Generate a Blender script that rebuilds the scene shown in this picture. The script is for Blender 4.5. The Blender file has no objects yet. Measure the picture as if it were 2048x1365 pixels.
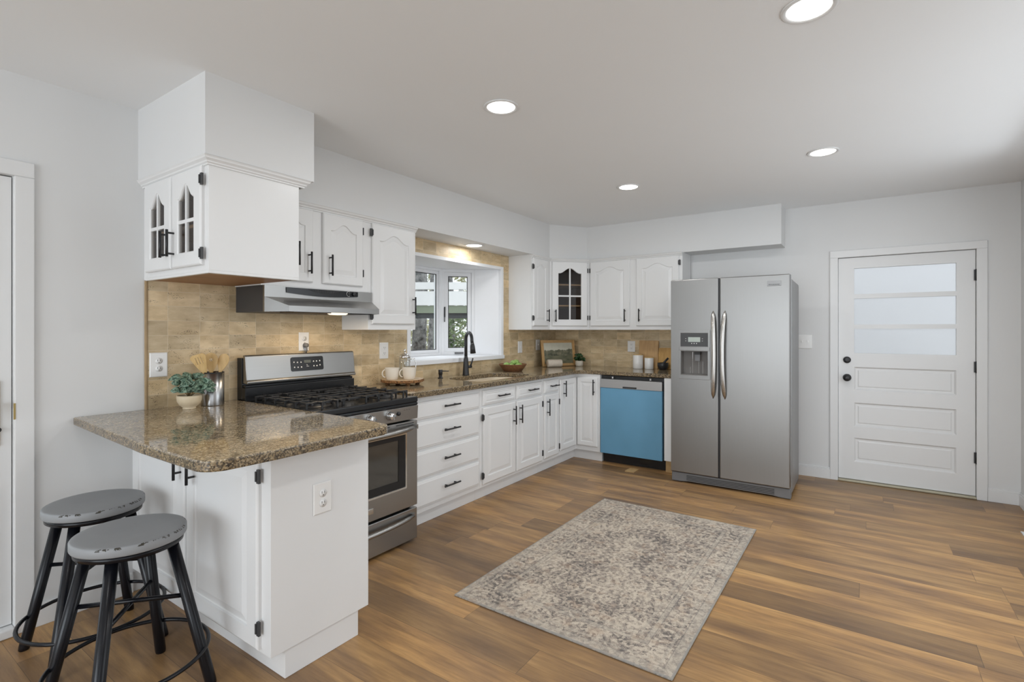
import bpy, bmesh, math, random
from mathutils import Vector, Matrix
R = math.radians
PI = math.pi
random.seed(7)
S = bpy.context.scene
COL = S.collection

# ------------------------------------------------------------------ camera
cam_d = bpy.data.cameras.new('camera')
cam = bpy.data.objects.new('camera', cam_d)
COL.objects.link(cam)
cam.location = (-1.09, -3.041, 1.323)
cam.rotation_euler = (R(90), 0, R(-(90 - 34.53)))
cam_d.sensor_width = 36.0
cam_d.lens = 1022.287 / 2048 * 36.0
cam_d.shift_y = -(682.5 - 660.07) / 2048
cam_d.clip_start = 0.02
S.camera = cam

# ------------------------------------------------------------------ world, lights, exposure
S.view_settings.view_transform = 'Standard'
S.view_settings.look = 'None'
S.view_settings.gamma = 1.0
S.view_settings.use_curve_mapping = False
S.view_settings.exposure = -0.03
W = bpy.data.worlds.new('sky')
S.world = W
W.use_nodes = True
wn = W.node_tree.nodes
wn['Background'].inputs['Color'].default_value = (0.88, 0.94, 1.0, 1)
wn['Background'].inputs['Strength'].default_value = 1.6


def area(name, loc, rot, sx, sy, power, color=(1, 1, 1), shape='RECTANGLE', spread=180):
    l = bpy.data.lights.new(name, 'AREA')
    l.shape = shape
    l.size = sx
    if shape == 'RECTANGLE':
        l.size_y = sy
    l.energy = power
    l.color = color
    l.spread = R(spread)
    o = bpy.data.objects.new(name, l)
    o.location = loc
    o.rotation_euler = rot
    COL.objects.link(o)
    return o


# area lamps standing for daylight from unseen windows, plus added fill
P_WEST, P_SA, P_SB, P_LAMP, P_SINK, P_HOOD, P_WIN = 106, 2, 15, 6.3, 1.8, 1.8, 55
area('daylight_west', (-4.60, -2.0, 1.35), (0, R(-90), 0), 2.1, 3.0, P_WEST, (0.86, 0.935, 1.0))
area('sky_fill_sink', (2.5, 1.9, 2.9), (R(-56), 0, 0), 2.4, 1.2, P_WIN, (0.92, 0.96, 1.0))  # added sky lamp hidden above the view, brightens sill and end cabinet
area('fill_south', (-2.2, -4.14, 1.35), (R(90), 0, 0), 2.4, 2.1, P_SA, (0.92, 0.96, 1.0))  # added fill outside an unseen south window
area('fill_south', (2.1, -4.14, 1.35), (R(72), 0, 0), 2.4, 2.1, P_SB, (0.88, 0.945, 1.0))  # added with its unseen window to brighten drawers and door

# ------------------------------------------------------------------ materials
MATS = {}


class NT:
    def __init__(s, name):
        s.m = bpy.data.materials.new(name)
        s.m.use_nodes = True
        s.t = s.m.node_tree
        s.b = s.t.nodes['Principled BSDF']
        s.c = None

    def n(s, typ, **k):
        nd = s.t.nodes.new('ShaderNode' + typ)
        for a, v in k.items():
            if a.startswith('i_'):
                key = a[2:]
                key = int(key) if key.isdigit() else key.replace('_', ' ')
                s.put(nd.inputs[key], v)
            else:
                setattr(nd, a, v)
        return nd

    def put(s, sock, v):
        if isinstance(v, bpy.types.NodeSocket):
            s.t.links.new(v, sock)
        elif isinstance(v, bpy.types.Node):
            s.t.links.new(v.outputs[0], sock)
        else:
            sock.default_value = v

    def math(s, op, a, b=0.0, c=None):
        nd = s.n('Math', operation=op)
        s.put(nd.inputs[0], a)
        s.put(nd.inputs[1], b)
        if c is not None:
            s.put(nd.inputs[2], c)
        return nd.outputs[0]

    def coords(s, kind='Object'):
        if s.c is None:
            s.c = s.n('TexCoord')
        return s.c.outputs[kind]

    def xyz(s, kind='Object'):
        nd = s.n('SeparateXYZ', i_0=s.coords(kind))
        return nd.outputs[0], nd.outputs[1], nd.outputs[2]

    def comb(s, x, y, z=0.0):
        nd = s.n('CombineXYZ')
        for i, v in enumerate((x, y, z)):
            s.put(nd.inputs[i], v)
        return nd.outputs[0]

    def noise(s, vec, scale, detail=3, rough=0.5, out=0):
        nd = s.n('TexNoise', i_Scale=scale, i_Detail=detail, i_Roughness=rough)
        s.put(nd.inputs['Vector'], vec)
        return nd.outputs[out]

    def mix(s, fac, a, b, mode='MIX'):
        nd = s.n('Mix', data_type='RGBA', blend_type=mode)
        s.put(nd.inputs[0], fac)
        s.put(nd.inputs[6], a if not isinstance(a, tuple) else a + (1,) if len(a) == 3 else a)
        s.put(nd.inputs[7], b if not isinstance(b, tuple) else b + (1,) if len(b) == 3 else b)
        return nd.outputs[2]

    def ramp(s, fac, stops, interp='LINEAR'):
        nd = s.n('ValToRGB')
        s.put(nd.inputs[0], fac)
        cr = nd.color_ramp
        cr.interpolation = interp
        while len(cr.elements) < len(stops):
            cr.elements.new(0.5)
        for e, (p, c) in zip(cr.elements, stops):
            e.position = p
            e.color = (c[0], c[1], c[2], 1) if isinstance(c, tuple) else (c, c, c, 1)
        return nd.outputs[0]

    def bump(s, h, strength=0.2, dist=0.002):
        nd = s.n('Bump', i_Strength=strength, i_Distance=dist)
        s.put(nd.inputs['Height'], h)
        s.t.links.new(nd.outputs[0], s.b.inputs['Normal'])

    def set(s, **k):
        for a, v in k.items():
            sock = s.b.inputs[a.replace('_', ' ')]
            if isinstance(v, tuple) and len(v) == 3:
                v = v + (1,)
            s.put(sock, v)
        return s


def plain(name, col, rough=0.5, metal=0.0, vary=0.03, scale=18, bump=0.0, **k):
    t = NT(name)
    f = t.noise(t.coords(), scale, 3)
    c2 = tuple(max(0, c * (1 - 2 * vary)) for c in col)
    c1 = tuple(c * (1 + vary) for c in col)
    t.set(Base_Color=t.mix(f, c2, c1), Roughness=rough, Metallic=metal, **k)
    if bump:
        t.bump(t.noise(t.coords(), scale * 8, 4), bump, 0.001)
    MATS[name] = t.m
    return t.m


plain('wall_paint', (0.72, 0.72, 0.715), 0.6, vary=0.012, scale=3, bump=0.03)
plain('ceiling_paint', (0.87, 0.88, 0.885), 0.75, vary=0.008, scale=2, bump=0.03)
plain('cabinet_white', (0.79, 0.79, 0.785), 0.32, vary=0.008, scale=6)
plain('trim_white', (0.75, 0.75, 0.745), 0.35, vary=0.008, scale=6)
plain('window_vinyl', (0.84, 0.85, 0.87), 0.3, vary=0.005)
plain('plate_white', (0.83, 0.82, 0.80), 0.25, vary=0.005)
plain('slot_dark', (0.03, 0.03, 0.03), 0.6)
plain('matte_black', (0.018, 0.018, 0.02), 0.38, vary=0.1)
plain('stool_black', (0.006, 0.0065, 0.009), 0.25, vary=0.15, Specular_IOR_Level=0.3)
plain('enamel_black', (0.012, 0.013, 0.015), 0.22, vary=0.1)
plain('iron_black', (0.022, 0.022, 0.023), 0.42, vary=0.2, bump=0.15)
plain('plastic_gray', (0.16, 0.16, 0.163), 0.42, vary=0.05)
plain('panel_charcoal', (0.05, 0.05, 0.052), 0.4, vary=0.05)
plain('oven_interior', (0.16, 0.15, 0.14), 0.5)
plain('brass', (0.55, 0.42, 0.18), 0.3, 1.0)
plain('chrome', (0.8, 0.8, 0.8), 0.12, 1.0)
plain('steel_side', (0.30, 0.30, 0.30), 0.42, 0.55)
plain('mug_cream', (0.74, 0.68, 0.59), 0.35, vary=0.02)
plain('canister_white', (0.83, 0.82, 0.80), 0.25, vary=0.01)
plain('pot_cream', (0.72, 0.60, 0.42), 0.35, vary=0.04)
plain('pot_stone', (0.66, 0.60, 0.50), 0.8, vary=0.08, scale=60, bump=0.3)
plain('soil', (0.05, 0.035, 0.022), 0.95, vary=0.3, scale=80, bump=0.5)
plain('stem', (0.30, 0.20, 0.09), 0.6)
plain("fruit_green", (0.30, 0.48, 0.12), 0.35, vary=0.3, scale=22)
plain('mortar_black', (0.022, 0.022, 0.024), 0.35, vary=0.2)
plain('gold_frame', (0.60, 0.38, 0.17), 0.4, 0.25, vary=0.12, scale=40)
plain('towel', (0.70, 0.62, 0.52), 0.95, vary=0.14, scale=90, bump=0.8)
plain('sink_tan', (0.66, 0.56, 0.42), 0.3, vary=0.02)
plain('interior_brown', (0.30, 0.21, 0.16), 0.6, vary=0.05)
plain('shelf_edge', (0.55, 0.38, 0.20), 0.5)
plain('lcd', (0.42, 0.47, 0.43), 0.3)
plain('lcd_dark', (0.10, 0.11, 0.10), 0.2)
plain('print_light', (0.75, 0.75, 0.74), 0.5)
plain('deck_white', (0.90, 0.90, 0.89), 0.6, vary=0.03)
plain('deck_olive', (0.24, 0.28, 0.20), 0.7)
plain('deck_dark', (0.05, 0.055, 0.06), 0.7)
plain('ground_leaves', (0.20, 0.17, 0.10), 0.95, vary=0.4, scale=6)
plain('stone_exterior', (0.78, 0.78, 0.78), 0.8, vary=0.05)
plain('threshold_metal', (0.48, 0.44, 0.33), 0.45, 0.5, vary=0.1)
plain('filter_brown', (0.10, 0.065, 0.04), 0.55, 0.3, vary=0.4, scale=200)
plain('plug_gray', (0.20, 0.19, 0.18), 0.5)
plain('raw_pine', (0.50, 0.32, 0.14), 0.6, vary=0.15, scale=20)


def wood(name, c1, c2, axis=2, scale=6, rough=0.45, strips=0.0):
    t = NT(name)
    mp = t.n('Mapping', i_Vector=t.coords())
    sc = [scale * 8] * 3
    sc[axis] = scale
    mp.inputs['Scale'].default_value = sc
    f = t.noise(mp.outputs[0], 1.0, 5, 0.6)
    g = t.ramp(f, [(0.3, c1), (0.7, c2)])
    if strips:
        x, y, z = t.xyz()
        u = y if axis == 2 else x
        wn_ = t.n('TexWhiteNoise', noise_dimensions='1D')
        t.put(wn_.inputs['W'], t.math('FLOOR', t.math('MULTIPLY', t.math('ADD', x, y), 1 / strips)))
        g = t.mix(t.math('MULTIPLY', wn_.outputs[0], 0.35), g, c1)
    t.set(Base_Color=g, Roughness=rough)
    MATS[name] = t.m


wood('utensil_wood', (0.56, 0.36, 0.14), (0.72, 0.50, 0.23))
wood('board_wood', (0.46, 0.27, 0.11), (0.60, 0.38, 0.17), strips=0.035)
wood('board_wood_gold', (0.46, 0.25, 0.06), (0.62, 0.36, 0.11))
wood('bowl_wood', (0.13, 0.055, 0.022), (0.26, 0.12, 0.05), axis=0, scale=10)
wood('cabinet_brown', (0.26, 0.115, 0.04), (0.44, 0.22, 0.09), axis=0, scale=3)
wood('slice_top', (0.60, 0.42, 0.24), (0.74, 0.56, 0.36), axis=0, scale=8, rough=0.3)


def bark(name, c1, c2, sc=40):
    t = NT(name)
    f = t.noise(t.coords(), sc, 6, 0.7)
    t.set(Base_Color=t.ramp(f, [(0.35, c1), (0.65, c2)]), Roughness=0.9)
    t.bump(f, 0.8, 0.01)
    MATS[name] = t.m


bark('slice_bark', (0.05, 0.025, 0.012), (0.42, 0.20, 0.07), 90)
bark('tree_bark', (0.05, 0.05, 0.052), (0.40, 0.39, 0.38), 9)
bark('foliage_far', (0.05, 0.09, 0.03), (0.45, 0.52, 0.25), 3)


def leafm(name, c1, c2, sc=60):
    t = NT(name)
    f = t.noise(t.coords(), sc, 2)
    t.set(Base_Color=t.ramp(f, [(0.38, c1), (0.62, c2)]), Roughness=0.45)
    MATS[name] = t.m


leafm('leaf_teal', (0.035, 0.085, 0.055), (0.26, 0.37, 0.27), 110)
leafm('leaf_dark', (0.008, 0.03, 0.008), (0.03, 0.09, 0.02))
leafm('leaf_outdoor', (0.10, 0.17, 0.06), (0.42, 0.50, 0.26), 2)
leafm('leaf_pale', (0.35, 0.36, 0.18), (0.75, 0.72, 0.50), 2)


def steel(name, col=(0.60, 0.60, 0.60), rough=0.3, axis=2, streak=0.05, metal=1.0):
    t = NT(name)
    mp = t.n('Mapping', i_Vector=t.coords())
    sc = [400.0] * 3
    sc[axis] = 3.0
    mp.inputs['Scale'].default_value = sc
    f = t.noise(mp.outputs[0], 1.0, 2)
    t.set(Base_Color=t.mix(f, tuple(c * (1 - streak) for c in col), tuple(c * (1 + streak) for c in col)),
          Roughness=t.math('MULTIPLY_ADD', f, 0.06, rough - 0.03), Metallic=metal)
    t.bump(f, 0.04, 0.0005)
    MATS[name] = t.m


steel('stainless_v', (0.275, 0.27, 0.262), 0.36, 2)
steel('stainless_h', (0.37, 0.365, 0.355), 0.34, 0)
steel('stainless_y', (0.50, 0.495, 0.49), 0.35, 1)
steel('handle_steel', (0.52, 0.50, 0.47), 0.28, 2)
steel('crock_steel', (0.42, 0.42, 0.42), 0.28, 2)
MATS['crock_steel'].node_tree.nodes['Bump'].inputs['Strength'].default_value = 0.0

# blue protective film on the dishwasher door
t = NT('blue_film')
f = t.noise(t.coords(), 2.5, 2)
t.set(Base_Color=t.mix(f, (0.105, 0.27, 0.40), (0.16, 0.38, 0.58)), Roughness=0.3)
t.bump(t.noise(t.coords(), 12, 3), 0.12, 0.004)
MATS['blue_film'] = t.m

# stool seat paint, worn at the edge
t = NT('stool_seat')
f = t.noise(t.coords(), 9, 4)
g = t.noise(t.coords(), 34, 5, 0.7)
x, y, z = t.xyz()
rad = t.math('SQRT', t.math('ADD', t.math('MULTIPLY', x, x), t.math('MULTIPLY', y, y)))
edge = t.math('GREATER_THAN', t.math('ADD', rad, t.math('MULTIPLY', g, 0.012)), 0.1735)
front = t.math('LESS_THAN', t.math('ADD', y, t.math('MULTIPLY', x, -0.25)), -0.05)
worn = t.math('MULTIPLY', t.math('MULTIPLY', edge, front), t.math('MULTIPLY', t.math('GREATER_THAN', g, 0.55), t.math('GREATER_THAN', z, 0.592)))
base = t.mix(f, (0.25, 0.26, 0.265), (0.30, 0.305, 0.315))
t.set(Base_Color=t.mix(worn, base, (0.035, 0.03, 0.02)), Roughness=0.5)
MATS['stool_seat'] = t.m

# plank floor, boards running along Y
t = NT('plank_floor')
x, y, z = t.xyz()
PW, PL = 0.178, 1.22
col_i = t.math('FLOOR', t.math('DIVIDE', x, PW))
wn1 = t.n('TexWhiteNoise', noise_dimensions='1D')
t.put(wn1.inputs['W'], t.math('MULTIPLY', col_i, 1.37))
ysh = t.math('ADD', y, t.math('MULTIPLY', wn1.outputs[0], PL))
row_i = t.math('FLOOR', t.math('DIVIDE', ysh, PL))
wn2 = t.n('TexWhiteNoise', noise_dimensions='2D')
t.put(wn2.inputs['Vector'], t.comb(col_i, row_i))
rnd = wn2.outputs[0]
gv = t.comb(t.math('MULTIPLY', x, 9.0), t.math('ADD', t.math('MULTIPLY', y, 1.5), t.math('MULTIPLY', rnd, 37.0)), t.math('MULTIPLY', rnd, 11.0))
g1 = t.noise(gv, 1.0, 4, 0.55)
gv2 = t.comb(t.math('MULTIPLY', x, 110.0), t.math('MULTIPLY', y, 5.0), rnd)
g2 = t.noise(gv2, 1.0, 3, 0.6)
basec = t.ramp(g1, [(0.26, (0.165, 0.098, 0.055)), (0.43, (0.300, 0.178, 0.082)), (0.56, (0.430, 0.255, 0.105)), (0.74, (0.560, 0.350, 0.150))])
tint = t.ramp(rnd, [(0.0, (0.62, 0.62, 0.66)), (0.3, (0.86, 0.84, 0.84)), (0.6, (1.02, 0.99, 0.95)), (1.0, (1.28, 1.20, 1.08))])
c = t.mix(1.0, basec, tint, 'MULTIPLY')
g3 = t.noise(t.comb(t.math('MULTIPLY', x, 48.0), t.math('ADD', t.math('MULTIPLY', y, 3.2), t.math('MULTIPLY', rnd, 19.0)), rnd), 1.0, 5, 0.7)
c = t.mix(t.math('MULTIPLY', g2, 0.26), c, (0.12, 0.075, 0.045))
c = t.mix(t.ramp(g3, [(0.42, 0.0), (0.72, 0.60)]), c, (0.14, 0.075, 0.035))
fx = t.math('FRACT', t.math('DIVIDE', x, PW))
fy = t.math('FRACT', t.math('DIVIDE', ysh, PL))
gap = t.math('MAXIMUM', t.math('LESS_THAN', fx, 0.010), t.math('LESS_THAN', fy, 0.0018))
c = t.mix(t.math('MULTIPLY', gap, 0.55), c, (0.03, 0.02, 0.015))
t.set(Base_Color=c, Roughness=t.math('MULTIPLY_ADD', g2, 0.14, 0.30))
t.bump(t.math('SUBTRACT', g2, t.math('MULTIPLY', gap, 2.0)), 0.10, 0.001)
MATS['plank_floor'] = t.m

# tumbled travertine tile
t = NT('travertine')
x, y, z = t.xyz()
u = t.math('SUBTRACT', x, y)
TW, TH = 0.1585, 0.0775
uo = t.math('ADD', u, 0.045)
zo = t.math('ADD', z, 0.024)
ci = t.math('FLOOR', t.math('DIVIDE', uo, TW))
ri = t.math('FLOOR', t.math('DIVIDE', zo, TH))
wn3 = t.n('TexWhiteNoise', noise_dimensions='2D')
t.put(wn3.inputs['Vector'], t.comb(ci, ri))
rnd = wn3.outputs[0]
wob = t.math('MULTIPLY', t.math('SUBTRACT', t.noise(t.coords(), 14, 2), 0.5), 0.006)
fu = t.math('FRACT', t.math('DIVIDE', t.math('ADD', uo, wob), TW))
fz = t.math('FRACT', t.math('DIVIDE', t.math('ADD', zo, wob), TH))
eu = t.math('MINIMUM', fu, t.math('SUBTRACT', 1.0, fu))
ez = t.math('MINIMUM', fz, t.math('SUBTRACT', 1.0, fz))
grout = t.math('MAXIMUM', t.math('LESS_THAN', eu, 0.0075), t.math('LESS_THAN', ez, 0.014))
vv = t.comb(t.math('MULTIPLY', u, 1.0), t.math('MULTIPLY', z, 2.2), t.math('MULTIPLY', rnd, 9.0))
n1 = t.noise(vv, 7, 5, 0.6)
pv = t.n('TexVoronoi', i_Scale=75.0)
t.put(pv.inputs['Vector'], vv)
pm = t.noise(vv, 11, 2)
pn = t.noise(t.comb(u, t.math('MULTIPLY', z, 1.5), rnd), 210, 2, 0.5)
wn5 = t.n('TexWhiteNoise', noise_dimensions='2D')
t.put(wn5.inputs['Vector'], t.comb(ri, ci))
pit = t.math('MULTIPLY', t.math('GREATER_THAN', pn, 0.625), t.math('GREATER_THAN', t.math('ADD', pm, t.math('MULTIPLY', wn5.outputs[0], 0.20)), 0.70))
tc = t.ramp(n1, [(0.3, (0.50, 0.375, 0.215)), (0.5, (0.63, 0.49, 0.30)), (0.7, (0.76, 0.62, 0.41))])
tt = t.ramp(rnd, [(0, (0.80, 0.79, 0.78)), (0.4, (0.95, 0.95, 0.95)), (0.75, (1.06, 1.03, 0.99)), (1, (1.18, 1.16, 1.13))])
tc = t.mix(1.0, tc, tt, 'MULTIPLY')
tc = t.mix(pit, tc, (0.06, 0.04, 0.025))
tc = t.mix(t.math('MULTIPLY', grout, 0.6), tc, (0.74, 0.64, 0.48))
t.set(Base_Color=tc, Roughness=0.42)
t.bump(t.math('SUBTRACT', 1.0, t.math('MAXIMUM', grout, pit)), 0.35, 0.002)
MATS['travertine'] = t.m
plain('travertine_edge', (0.40, 0.28, 0.15), 0.5, vary=0.12, scale=25)


def granite(name, sc=1.0, rough=0.06, dark=0.0, bump=0.0):
    t = NT(name)
    cc = t.coords()
    dist = t.noise(cc, 130, 3, out=1)
    mp = t.n('Mix', data_type='VECTOR')
    mp.inputs[0].default_value = 0.007
    t.put(mp.inputs[4], cc)
    t.put(mp.inputs[5], dist)
    v1 = t.n('TexVoronoi', i_Scale=205.0 * sc)
    t.put(v1.inputs['Vector'], mp.outputs[1])
    v2 = t.n('TexVoronoi', i_Scale=90.0 * sc)
    t.put(v2.inputs['Vector'], mp.outputs[1])
    s1 = t.n('SeparateColor', i_0=v1.outputs['Color']).outputs[0]
    s2 = t.n('SeparateColor', i_0=v2.outputs['Color']).outputs[1]
    big = t.noise(cc, 5.5, 3)
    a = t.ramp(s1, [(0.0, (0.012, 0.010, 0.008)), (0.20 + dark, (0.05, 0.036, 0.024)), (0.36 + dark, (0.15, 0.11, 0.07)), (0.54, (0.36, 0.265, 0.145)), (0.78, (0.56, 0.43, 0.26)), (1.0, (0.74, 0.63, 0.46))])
    b = t.ramp(s2, [(0.0, (0.035, 0.028, 0.022)), (0.3, (0.20, 0.15, 0.09)), (0.55, (0.36, 0.27, 0.15)), (1.0, (0.46, 0.38, 0.25))])
    c = t.mix(0.32, a, b)
    blot = t.noise(cc, 48 * sc, 3, 0.65)
    c = t.mix(t.ramp(blot, [(0.35, 0.60), (0.45, 0.0)]), c, (0.035, 0.026, 0.018))
    c = t.mix(t.ramp(blot, [(0.55, 0.0), (0.70, 0.45)]), c, (0.62, 0.52, 0.36))
    c = t.mix(t.math('MULTIPLY', t.ramp(big, [(0.42, 0.0), (0.62, 1.0)]), 0.22), c, (0.20, 0.19, 0.175))
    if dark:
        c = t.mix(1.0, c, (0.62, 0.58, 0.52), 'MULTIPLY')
    t.set(Base_Color=c, Roughness=rough, Specular_IOR_Level=0.6)
    if bump:
        t.bump(t.noise(cc, 70, 5, 0.7), bump, 0.006)
    MATS[name] = t.m


granite('granite')
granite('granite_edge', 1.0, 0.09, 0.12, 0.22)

# distressed rug
t = NT('rug_weave')
x, y, z = t.xyz()
RX, RY = 0.882, 0.542
ax = t.math('ABSOLUTE', x)
ay = t.math('ABSOLUTE', y)
de = t.math('MINIMUM', t.math('SUBTRACT', RX, ax), t.math('SUBTRACT', RY, ay))
sym = t.comb(ax, ay, 0.0)
vo = t.n('TexVoronoi', i_Scale=7.0)
t.put(vo.inputs['Vector'], sym)
motif = t.ramp(t.math('SINE', t.math('MULTIPLY', vo.outputs['Distance'], 22.0)), [(0.35, 0.0), (0.75, 1.0)])
m2 = t.noise(sym, 52, 4, 0.75)
m3 = t.noise(t.comb(t.math('MULTIPLY', x, 150.0), t.math('MULTIPLY', y, 340.0)), 1.0, 2, 0.8)
m4 = t.noise(t.coords(), 4, 3)
v5 = t.n('TexVoronoi', i_Scale=80.0)
t.put(v5.inputs['Vector'], sym)
fine = t.n('SeparateColor', i_0=v5.outputs['Color']).outputs[0]
val = t.math('ADD', t.math('MULTIPLY', motif, 0.10), t.math('MULTIPLY', m2, 0.50))
val = t.math('ADD', val, t.math('MULTIPLY', m3, 0.80))
val = t.math('ADD', val, t.math('MULTIPLY', fine, 0.30))
val = t.math('SUBTRACT', val, t.math('MULTIPLY', t.math('SUBTRACT', m4, 0.5), 0.6))
field = t.ramp(val, [(0.60, (0.11, 0.10, 0.095)), (0.72, (0.26, 0.225, 0.20)), (0.84, (0.42, 0.355, 0.29)), (1.0, (0.60, 0.525, 0.43))])


def band(lo, hi):
    return t.math('MULTIPLY', t.math('GREATER_THAN', de, lo), t.math('LESS_THAN', de, hi))


pale = t.math('ADD', t.math('ADD', band(0.0, 0.045), band(0.062, 0.075)), t.math('ADD', band(0.155, 0.175), band(0.20, 0.212)))
field = t.mix(t.math('MULTIPLY', pale, 0.45), field, (0.46, 0.41, 0.345))
lines = t.math('ADD', t.math('ADD', band(0.045, 0.050), band(0.150, 0.155)), band(0.175, 0.180))
field = t.mix(t.math('MULTIPLY', lines, 0.45), field, (0.20, 0.19, 0.18))
field = t.mix(0.08, field, (0.34, 0.295, 0.25))
field = t.mix(t.math('MULTIPLY', band(0.0, 0.008), 0.8), field, (0.30, 0.29, 0.27))
warm = t.noise(t.coords(), 15, 2)
field = t.mix(t.math('MULTIPLY', t.ramp(warm, [(0.55, 0.0), (0.7, 1.0)]), 0.3), field, (0.42, 0.29, 0.20))
t.set(Base_Color=field, Roughness=0.95, Specular_IOR_Level=0.1)
t.bump(m3, 0.4, 0.002)
MATS['rug_weave'] = t.m

# small landscape painting
t = NT('painting')
x, y, z = t.xyz()
n = t.noise(t.coords(), 16, 4, 0.65)
n2 = t.noise(t.comb(t.math('MULTIPLY', x, 9.0), t.math('MULTIPLY', z, 40.0)), 1.0, 4)
h = t.math('ADD', z, t.math('MULTIPLY', t.math('SUBTRACT', n, 0.5), 0.10))
sky = t.mix(n, (0.46, 0.45, 0.36), (0.62, 0.60, 0.50))
hill = t.ramp(n, [(0.35, (0.055, 0.06, 0.04)), (0.5, (0.15, 0.15, 0.10)), (0.65, (0.27, 0.24, 0.16))])
land = t.ramp(n2, [(0.35, (0.09, 0.10, 0.06)), (0.6, (0.20, 0.19, 0.12))])
c = t.mix(t.math('GREATER_THAN', h, 0.155), hill, sky)
c = t.mix(t.math('LESS_THAN', z, 0.085), c, land)
t.set(Base_Color=c, Roughness=0.4)
MATS['painting'] = t.m


def glass(name, col=(1, 1, 1), rough=0.0, alpha=0.12):
    """thin pane: mostly see-through with a glossy coat"""
    m = bpy.data.materials.new(name)
    m.use_nodes = True
    nt = m.node_tree
    nt.nodes.clear()
    out = nt.nodes.new('ShaderNodeOutputMaterial')
    tr = nt.nodes.new('ShaderNodeBsdfTransparent')
    tr.inputs[0].default_value = col + (1,)
    gl = nt.nodes.new('ShaderNodeBsdfGlossy')
    gl.inputs['Roughness'].default_value = 0.02
    lw = nt.nodes.new('ShaderNodeLayerWeight')
    pw = nt.nodes.new('ShaderNodeMath')
    pw.operation = 'POWER'
    nt.links.new(lw.outputs['Facing'], pw.inputs[0])
    pw.inputs[1].default_value = 5.0
    fr = nt.nodes.new('ShaderNodeMath')
    fr.operation = 'MULTIPLY_ADD'
    nt.links.new(pw.outputs[0], fr.inputs[0])
    fr.inputs[1].default_value = 0.9
    fr.inputs[2].default_value = 0.04 if alpha > .1 else 0.012
    lw.inputs['Blend'].default_value = 0.5
    mx = nt.nodes.new('ShaderNodeMixShader')
    nt.links.new(fr.outputs[0], mx.inputs[0])
    nt.links.new(tr.outputs[0], mx.inputs[1])
    nt.links.new(gl.outputs[0], mx.inputs[2])
    nt.links.new(mx.outputs[0], out.inputs[0])
    MATS[name] = m


glass('pane_glass', (0.97, 0.98, 0.98))
glass('cabinet_glass', (0.78, 0.76, 0.74), alpha=.05)
glass('press_glass', (0.96, 0.97, 0.97))
t = NT('oven_glass')
t.set(Base_Color=(0.055, 0.052, 0.046), Roughness=0.06, Specular_IOR_Level=0.9)
MATS['oven_glass'] = t.m
t = NT('frosted_glass')
t.set(Base_Color=(0.94, 0.95, 0.965), Roughness=0.35, Transmission_Weight=0.9, IOR=1.2)
MATS['frosted_glass'] = t.m


def emit(name, col, strength):
    m = bpy.data.materials.new(name)
    m.use_nodes = True
    b = m.node_tree.nodes['Principled BSDF']
    b.inputs['Base Color'].default_value = col + (1,)
    b.inputs['Emission Color'].default_value = col + (1,)
    b.inputs['Emission Strength'].default_value = strength
    MATS[name] = m


emit('lamp_lens', (1.0, 0.985, 0.95), 5.0)
emit('hood_lamp', (1.0, 0.84, 0.62), 1.3)

# ------------------------------------------------------------------ mesh helpers


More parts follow.
